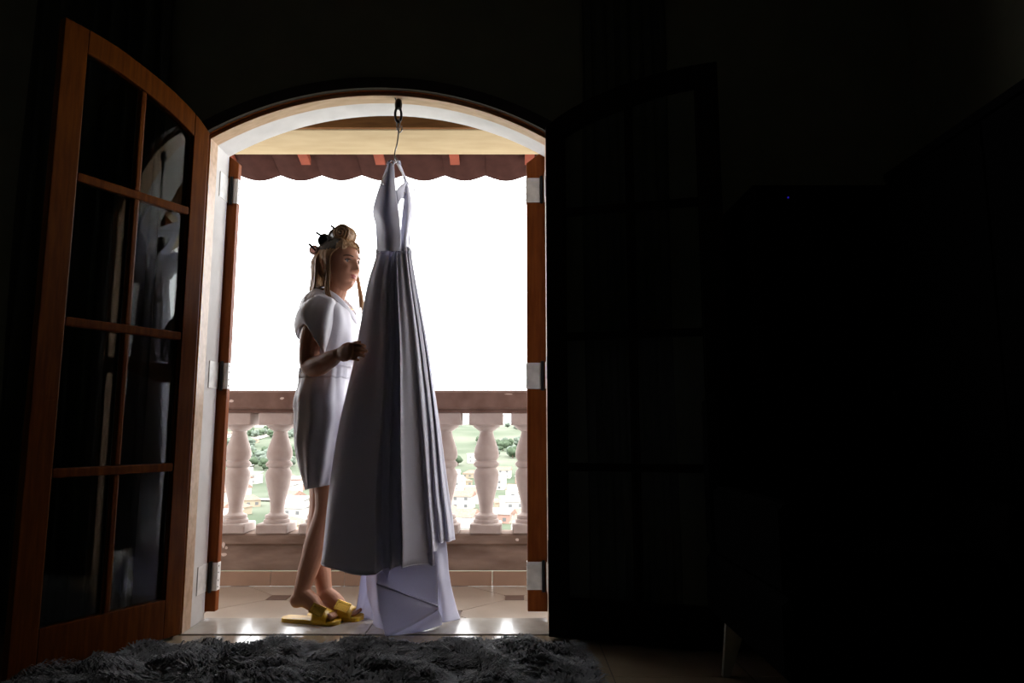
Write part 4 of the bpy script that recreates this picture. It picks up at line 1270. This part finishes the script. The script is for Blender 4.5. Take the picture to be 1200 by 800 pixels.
for zz, w_, dz, r in ((-0.0485, 0.026, 0.005, 0.0036), (-0.0575, 0.023, 0.005, 0.0042)):
    pts = []
    for k in range(9):
        t = k / 8 * 2 - 1; yy = w_ * t; z2 = zz + dz * t * t * (0.4 if zz > -0.05 else 1.9)
        pts.append(hw(face_x(yy, z2) - 0.0008 - 0.004 * t * t, yy, z2))
    b.tube(pts, [0.0008, r * 0.6, r * 0.85, r, r * 0.95, r, r * 0.85, r * 0.6, 0.0008], seg=8, sub=2)
inw(b.build('lips', M['lips'], smooth='all'))
b = MB(); pts = []
for k in range(7):
    t = k / 6 * 2 - 1; yy = 0.015 * t
    pts.append(hw(face_x(yy, -0.053) - 0.0006 - 0.003 * t * t, yy, -0.0528 + 0.003 * t * t))
b.tube(pts, [0.0006, 0.0016, 0.0022, 0.0023, 0.0022, 0.0016, 0.0006], seg=6, sub=2); inw(b.build('teeth', M['eye'], smooth='all'))

# ---- hair
def hairline(x): return smooth_tab([(-0.2, -0.075), (-0.06, -0.075), (-0.02, -0.05), (0.005, -0.005), (0.03, 0.042), (0.06, 0.064), (0.1, 0.078)], x)
def cap_points(grow):
    NU, NV = 56, 40
    g_ = []
    for j in range(NV + 1):
        th = math.pi * 0.78 * j / NV
        r = []
        for i in range(NU):
            ph = 2 * math.pi * i / NU
            p = head_point((math.sin(th) * math.cos(ph), math.sin(th) * math.sin(ph), math.cos(th)))
            n = p.normalized()
            wv = 0.0022 * math.sin(ph * 23 + th * 3)
            r.append(p + n * (grow + wv))
        g_.append(r)
    return g_
G = cap_points(0.008)
for nm, m, test in (('hair', M['hair'], lambda p: not (p.z > 0.058 and p.x < 0.040)), ('hair_roots', M['hair_root'], lambda p: p.z > 0.058 and p.x < 0.040)):
    b = MB(); vs = [hw(*p) for r in G for p in r]; fs = []
    n = len(G[0])
    for j in range(len(G) - 1):
        for i in range(n):
            q = [G[j][i], G[j][(i + 1) % n], G[j + 1][(i + 1) % n], G[j + 1][i]]
            c = (q[0] + q[1] + q[2] + q[3]) / 4
            if c.z > hairline(c.x) and test(c):
                fs.append((j * n + i, j * n + (i + 1) % n, (j + 1) * n + (i + 1) % n, (j + 1) * n + i))
    b.add(vs, fs)
    if nm == 'hair':
        rr = random.Random(4)
        def lock(pts, r0, jit):
            off = Vector((rr.gauss(0, jit), rr.gauss(0, jit), rr.gauss(0, jit * 0.5)))
            P = []
            for k, p in enumerate(pts):
                f = k / (len(pts) - 1)
                P.append(Vector(p) + off * (0.35 + 0.65 * f) + Vector((rr.gauss(0, jit * .25), rr.gauss(0, jit * .25), 0)))
            P[-1].z += rr.gauss(0, 0.012)
            b.tube(P, [(r0 * 0.8, r0 * 0.5)] + [(r0, r0 * 0.55)] * (len(P) - 2) + [(r0 * 0.3, r0 * 0.2)], seg=6, sub=3)
        # near front lock: from the parting, before the ear, down to the chest
        for k in range(30):
            s_ = k / 29
            lock([hw(0.073 - 0.02 * s_, -0.012 - 0.025 * s_, 0.092 - 0.004 * s_), hw(0.052 - 0.03 * s_, -0.056 - 0.008 * s_, 0.066), hw(0.026 - 0.022 * s_, -0.079, 0.025), at(386.5 - 4 * s_, 322, 2.952), at(385 - 4 * s_, 338, 2.945), at(389 - 4 * s_, 353, 2.93), at(393 - 5 * s_, 359 - 5 * s_, 2.925)], 0.0042, 0.0035)
        # straight hair down the back and behind the near ear
        # swept-up front hair that runs from the hairline into the roller
        for k in range(26):
            s_ = -1 + 2 * k / 25
            lock([hw(0.078 - 0.012 * abs(s_), 0.052 * s_, 0.066 - 0.006 * abs(s_)), hw(0.064, 0.048 * s_, 0.088), hw(0.046, 0.040 * s_, 0.106), hw(0.02, 0.034 * s_, 0.122)], 0.0045, 0.0015)
        for z0_, z1_ in ((0, 1),):
            rows_ = []
            for (zz, gx, gy, ox) in ((0.055, 0.098, 0.080, -0.010), (0.012, 0.112, 0.086, -0.010), (-0.045, 0.104, 0.082, -0.014), (-0.09, 0.092, 0.078, -0.022), (-0.125, 0.092, 0.080, -0.030), (-0.158, 0.094, 0.080, -0.034)):
                rows_.append([hw(ox + gx * math.cos(t), gy * math.sin(t), zz + (0.006 * math.sin(t * 17) if zz < -0.12 else 0)) for t in [math.radians(112 + 136 * q / 24) for q in range(25)]])
            b.loft(rows_, closed=False, cap=False)
        for k in range(100):
            s_ = rr.random()
            a = math.radians(106 + 150 * s_)
            ca, sa = math.cos(a), math.sin(a)
            lock([hw(-0.012 + 0.090 * ca, 0.074 * sa, 0.055), hw(-0.012 + 0.110 * ca, 0.086 * sa, 0.012), hw(-0.015 + 0.105 * ca, 0.083 * sa, -0.045), hw(-0.024 + 0.092 * ca, 0.080 * sa, -0.09), hw(-0.030 + 0.092 * ca, 0.085 * sa, -0.150 - 0.02 * rr.random())], 0.0075, 0.004)
        # far front lock, seen under the chin
        for k in range(14):
            s_ = k / 13
            lock([hw(0.070 - 0.02 * s_, 0.012 + 0.025 * s_, 0.092), hw(0.050 - 0.02 * s_, 0.060, 0.060), hw(0.034 - 0.01 * s_, 0.080, 0.0), hw(0.040, 0.086, -0.06), hw(0.062 - 0.012 * s_, 0.085, -0.11), hw(0.078 - 0.012 * s_, 0.078, -0.155), hw(0.086 - 0.012 * s_, 0.07, -0.18)], 0.005, 0.003)
    inw(b.build(nm, m, smooth='all'))
# band of dark pinned hair across the top
b = MB()
for k in range(26):
    s_ = k / 25
    ph = -0.9 + 1.8 * s_
    b.tube([hw(0.036 - 0.02 * abs(ph), 0.050 * math.sin(ph), 0.108 - 0.016 * ph * ph), hw(0.0, 0.062 * math.sin(ph), 0.115 - 0.016 * ph * ph), hw(-0.040, 0.066 * math.sin(ph), 0.104 - 0.016 * ph * ph), hw(-0.070, 0.06 * math.sin(ph), 0.080 - 0.016 * ph * ph)], [0.005, 0.008, 0.008, 0.005], seg=6)
inw(b.build('pinned_hair', M['hair_root'], smooth='all'))
# rollers with their pins
def roller(u, v, Y, r, ln, m, pin, name='hair_roller'):
    c = at(u, v, Y)
    b = MB()
    prof = [(r * 0.72, -ln / 2), (r * 0.9, -ln / 2)] + [(r * (1 + 0.05 * math.sin(k * 2.2)), -ln / 2 + ln * (k + 0.5) / 8) for k in range(8)] + [(r * 0.9, ln / 2), (r * 0.72, ln / 2)] + [(r * 0.72, ln / 2 - ln * k / 4) for k in range(1, 4)]
    mt = Matrix.Translation(c) @ Matrix.Rotation(YAW * 0.5, 4, 'Z') @ Matrix.Rotation(math.pi / 2, 4, 'X')
    ring_ = [[tuple(mt @ Vector((q[0] * math.cos(t), q[0] * math.sin(t), q[1]))) for t in [2 * math.pi * k / 24 for k in range(24)]] for q in prof + [prof[0]]]
    b.loft(ring_, closed=True, cap=False)
    if m is M['hair']:
        for e_ in (-1, 1):   # the hair coiled over both ends
            b.tube([mt @ Vector((r * (1.0 - 0.045 * q) * math.cos(q * 0.8), r * (1.0 - 0.045 * q) * math.sin(q * 0.8), e_ * (ln / 2 - 0.002 + 0.0004 * q))) for q in range(22)], 0.0062, seg=6, sub=2)
        b.lathe([(r * 0.9, -ln / 2 + 0.006), (r * 0.9, ln / 2 - 0.006)], 22, mt)
        for k in range(9):
            yy = -ln / 2 + ln * (k + 0.5) / 9
            b.tube([mt @ Vector((r * 1.02 * math.cos(t), r * 1.02 * math.sin(t), yy + 0.003 * math.sin(t * 2 + k))) for t in [2 * math.pi * q / 14 for q in range(15)]], 0.0038, seg=6, sub=2, round_ends=False)
    o = inw(b.build(name, m, smooth='all'))
    b = MB(); p0, p1 = at(*pin[0]), at(*pin[1])
    b.tube([p1 + (p1 - p0) * 1.6, p1, p0 + (p0 - p1) * 0.25], [0.0045, 0.0045, 0.0055], seg=8, sub=2)
    q = b.build('pin', M['pin'], smooth='all'); q.parent = o
    return o
roller(404, 275, 3.02, 0.038, 0.070, M['hair'], ((389.5, 265.5, 2.99), (394.5, 269, 3.0)))['label'] = 'roller wrapped in blond hair'
roller(383, 283, 3.01, 0.030, 0.062, M['hair_root'], ((372.5, 273.5, 2.98), (378, 277, 2.99)))['label'] = 'roller wrapped in dark hair'
roller(370.5, 294, 3.01, 0.0215, 0.055, M['roller'], ((363.5, 287, 2.98), (367, 290.5, 2.99)))['label'] = 'pinkish roller'
roller(394, 277, 3.08, 0.030, 0.05, M['hair_root'], ((391, 268, 3.08), (392, 271, 3.08)))

# ---- robe
RB = [(345, 371, 400, .080), (350, 364, 406, .125), (357, 359, 411, .165), (368, 356, 415, .182), (384, 355, 418, .185), (402, 355, 418, .178), (424, 357, 414, .156), (437, 356, 411.5, .148), (446, 353.5, 412, .160), (462, 351, 414, .180), (485, 350, 415, .188), (510, 350.5, 412, .188), (540, 356.5, 408, .182), (560, 362, 404, .176), (567, 364.5, 402, .172)]
rows = []
NS = 72
tabs = [[(r[0], r[k]) for r in RB] for k in (1, 2, 3)]
for j in range(61):
    v = 345 + (567 - 345) * j / 60
    ub, uf, wy = (smooth_tab(t, v) for t in tabs)
    xb, xf = at(ub, v, PY).x, at(uf, v, PY).x
    cx, rx = (xb + xf) / 2, (xf - xb) / 2
    z0 = at(385, v, PY).z
    row = []
    for i in range(NS):
        a = 2 * math.pi * i / NS
        ca, sa = math.cos(a), math.sin(a)
        ex = 2 / 2.35
        x = cx + rx * math.copysign(abs(ca) ** ex, ca); y = PY + wy * math.copysign(abs(sa) ** ex, sa)
        top = max(0, 1 - (v - 345) / 22)
        dz = top * (-0.055 * max(0, ca) + 0.024 * max(0, -ca))
        low = max(0, (v - 437) / 136)
        fold = 0.0042 * math.sin(a * 13 + v * 0.035 + 2.2 * noise.noise(Vector((x * 4, y * 4, z0 * 3)))) * (0.5 + low) + 0.0045 * noise.noise(Vector((x * 20 + z0 * 9, y * 16, z0 * 11))) + 0.006 * math.sin(a * 2 + v * 0.12) * math.exp(-((v - 470) / 34) ** 2) + 0.006 * noise.noise(Vector((x * 9, y * 9, z0 * 5))) + 0.004 * math.exp(-((v - 438) / 16) ** 2) * math.sin(a * 22)
        diag = 0.006 * low * max(0, math.sin(a * 3 + v * 0.03))
        dz += low ** 3 * (-0.020 * (0.5 - 0.5 * ca) + 0.018 * (0.5 + 0.5 * ca))
        row.append((x + ca * (fold + diag), y + sa * (fold + diag), z0 + dz))
    rows.append(row)
b = MB(); b.loft(rows, closed=True, cap=False)
ro = inw(cloth(b, 'robe', M['robe'], 0.0025))
# sash gathered at the waist
b = MB()
sr = []
for v, s_ in ((431, 1.01), (434, 1.045), (438, 1.05), (442, 1.04), (445, 1.01)):
    j = (v - 345) / (567 - 345) * 60; k = int(j)
    c = Vector((at(383.5, v, PY).x, PY, 0))
    sr.append([((p[0] - c.x) * s_ + c.x, (p[1] - c.y) * s_ + c.y, at(385, v, PY).z + 0.002 * math.sin(i * 1.3)) for i, p in enumerate(rows[k])])
b.loft(sr, closed=True, cap=False)
o = cloth(b, 'sash', M['robe'], 0.0025); o.parent = ro
# crossed collar band
b = MB()
b.tube([at(376, 338.5, 3.03), at(383, 341, 2.968), at(393, 347.5, 2.945), at(403, 357, 2.955), at(411, 366, 2.985), at(418, 376, 3.03)], [(0.012, 0.004), (0.015, 0.004), (0.016, 0.004), (0.016, 0.004), (0.015, 0.004), (0.014, 0.004)], seg=10, up=(0.4, -1, 0.3))
b.tube([at(376, 338.5, 3.03), at(384, 340, 3.11), at(397, 347, 3.145), at(408, 357, 3.12), at(415, 368, 3.07)], [(0.012, 0.004), (0.015, 0.004), (0.016, 0.004), (0.016, 0.004), (0.014, 0.004)], seg=10, up=(0.4, 1, 0.3))
o = b.build('collar', M['robe'], smooth='all'); inw(o)
# sleeves: short and wide, the near one slanted at the cuff
def sleeve(r0, r1, r2, mirror=False):
    R = []
    for ring in (r0, r1, r2):
        P = [at(u, v, Y) for u, v, Y in ring]
        if mirror: P = [Vector((p.x + 0.012, 2 * PY - p.y, p.z)) for p in P]
        n = len(P); line = []
        for i in range(n):
            for s_ in range(6):
                f = s_ / 6; p0, p1, p2, p3 = P[i - 1], P[i], P[(i + 1) % n], P[(i + 2) % n]
                line.append(0.5 * ((2 * p1) + (p2 - p0) * f + (2 * p0 - 5 * p1 + 4 * p2 - p3) * f * f + (3 * p1 - p0 - 3 * p2 + p3) * f ** 3))
        R.append(line)
    out = []
    for k in range(17):
        t = k / 16
        a, b_, c = (1 - t) * (1 - 2 * t), 4 * t * (1 - t), t * (2 * t - 1)
        row = []
        for i in range(len(R[0])):
            p = R[0][i] * a + R[1][i] * b_ + R[2][i] * c
            fo = 0.0045 * math.sin(i * 0.9 + 2 * t) * math.sin(math.pi * min(1, t + 0.15))
            row.append(p + Vector((fo * 0.6, -fo, fo * 0.3)))
        out.append(row)
    m_ = MB(); m_.loft(out, closed=True, cap=False)
    return m_
r0 = [(367, 352, 2.985), (361, 353, 2.945), (367, 347, 2.90), (377, 345.5, 2.895), (391, 351, 2.895), (395, 363, 2.95), (380, 363, 3.0)]
r1 = [(352, 376, 2.97), (346.5, 370, 2.925), (353, 362, 2.845), (366, 366, 2.823), (384, 380, 2.832), (388, 388, 2.92), (372, 388, 2.98)]
r2 = [(353.5, 401, 2.965), (347, 391, 2.935), (356.5, 379, 2.832), (368, 396, 2.818), (379.5, 413, 2.832), (378, 411, 2.93), (363, 409, 2.975)]
o = inw(cloth(sleeve(r0, r1, r2), 'sleeve', M['robe'], 0.0025))
o = inw(cloth(sleeve(r0, r1, r2, True), 'sleeve', M['robe'], 0.0025))
# necklace hint and ring
b = MB(); b.tube([at(399, 349, 2.99), at(405, 355, 2.995), at(411, 361.5, 3.02), at(414, 363, 3.05)], 0.0016, seg=6); inw(b.build('necklace', M['gold'], smooth='all'))

# ---- sandals
def sandal(back, front, width, sgn, label):
    back, front = Vector(back), Vector(front)
    f = (front - back); Ln = f.length; f.normalize(); sd = Vector((0, 0, 1)).cross(f)
    def W(a, s_, z): return back + f * a + sd * s_ + Vector((0, 0, z))
    prof = [(0.0, 0.0), (0.004, 0.5), (0.02, 0.72), (0.06, 0.74), (0.11, 0.70), (0.16, 0.86), (0.20, 1.0), (0.225, 0.95), (0.243, 0.66), (0.25, 0.0)]
    L1, L2 = [], []
    n = 22
    for k in range(n + 1):
        a = Ln * k / n; w = lerp_tab(prof, 0.25 * k / n) * width / 2
        L1.append((a, w)); L2.append((a, -w))
    poly = L1 + L2[::-1][1:-1]
    b = MB(); b.prism(poly[::-1], lambda p: W(p[0], p[1], 0.0025), lambda p: W(p[0], p[1], 0.020))
    so = inw(b.build('sandal', M['yellow']))
    md = so.modifiers.new('bevel', 'BEVEL'); md.width = 0.003; md.segments = 2; md.limit_method = 'ANGLE'
    so['label'] = label
    b = MB()
    rows = []
    for k in range(7):
        a = Ln * (0.60 + 0.24 * k / 6)
        hh = 0.060 - 0.026 * k / 6
        ww = width * 0.54
        rows.append([W(a, ww * math.cos(t), 0.014 + hh * max(0.0, math.sin(t)) ** 0.75) for t in [math.pi * q / 18 for q in range(19)]])
    b.loft(rows, closed=False, cap=False)
    o = cloth(b, 'strap', M['yellow'], 0.003); o.parent = so
    # large flat buckle on the side of the band that shows
    b = MB()
    c0 = W(Ln * 0.665, -width * 0.30 * sgn, 0.058)
    ux = (f * 0.93 + Vector((0, 0, -0.30))).normalized(); n_ = (Vector((0, 0, 1)) * 0.7 - sd * sgn * 0.75 + f * 0.1).normalized(); uy = n_.cross(ux).normalized()
    mt = Matrix((ux, uy, n_)).transposed().to_4x4(); mt.translation = c0
    b.box((-0.030, -0.022, 0.0), (0.030, 0.022, 0.006), mt, ch=0.002)
    for q in (-1, 1):
        b.box((-0.031, q * 0.017 - 0.005, 0.0045), (0.031, q * 0.017 + 0.005, 0.0085), mt, ch=0.001)
        b.box((q * 0.027 - 0.004, -0.021, 0.0045), (q * 0.027 + 0.004, 0.021, 0.0085), mt, ch=0.001)
    o = b.build('buckle', M['gold']); o.parent = so
sandal(on_floor(330.5, 727.5), on_floor(399, 732), 0.092, 1, 'yellow slide sandal with gold buckle, nearer the camera')
fb2 = on_floor(358, 726); fb2.y = 3.045; ff2 = on_floor(425, 728.5); ff2.y = 3.01
sandal(fb2, ff2, 0.090, 1, 'yellow slide sandal with gold buckle, under the farther foot')
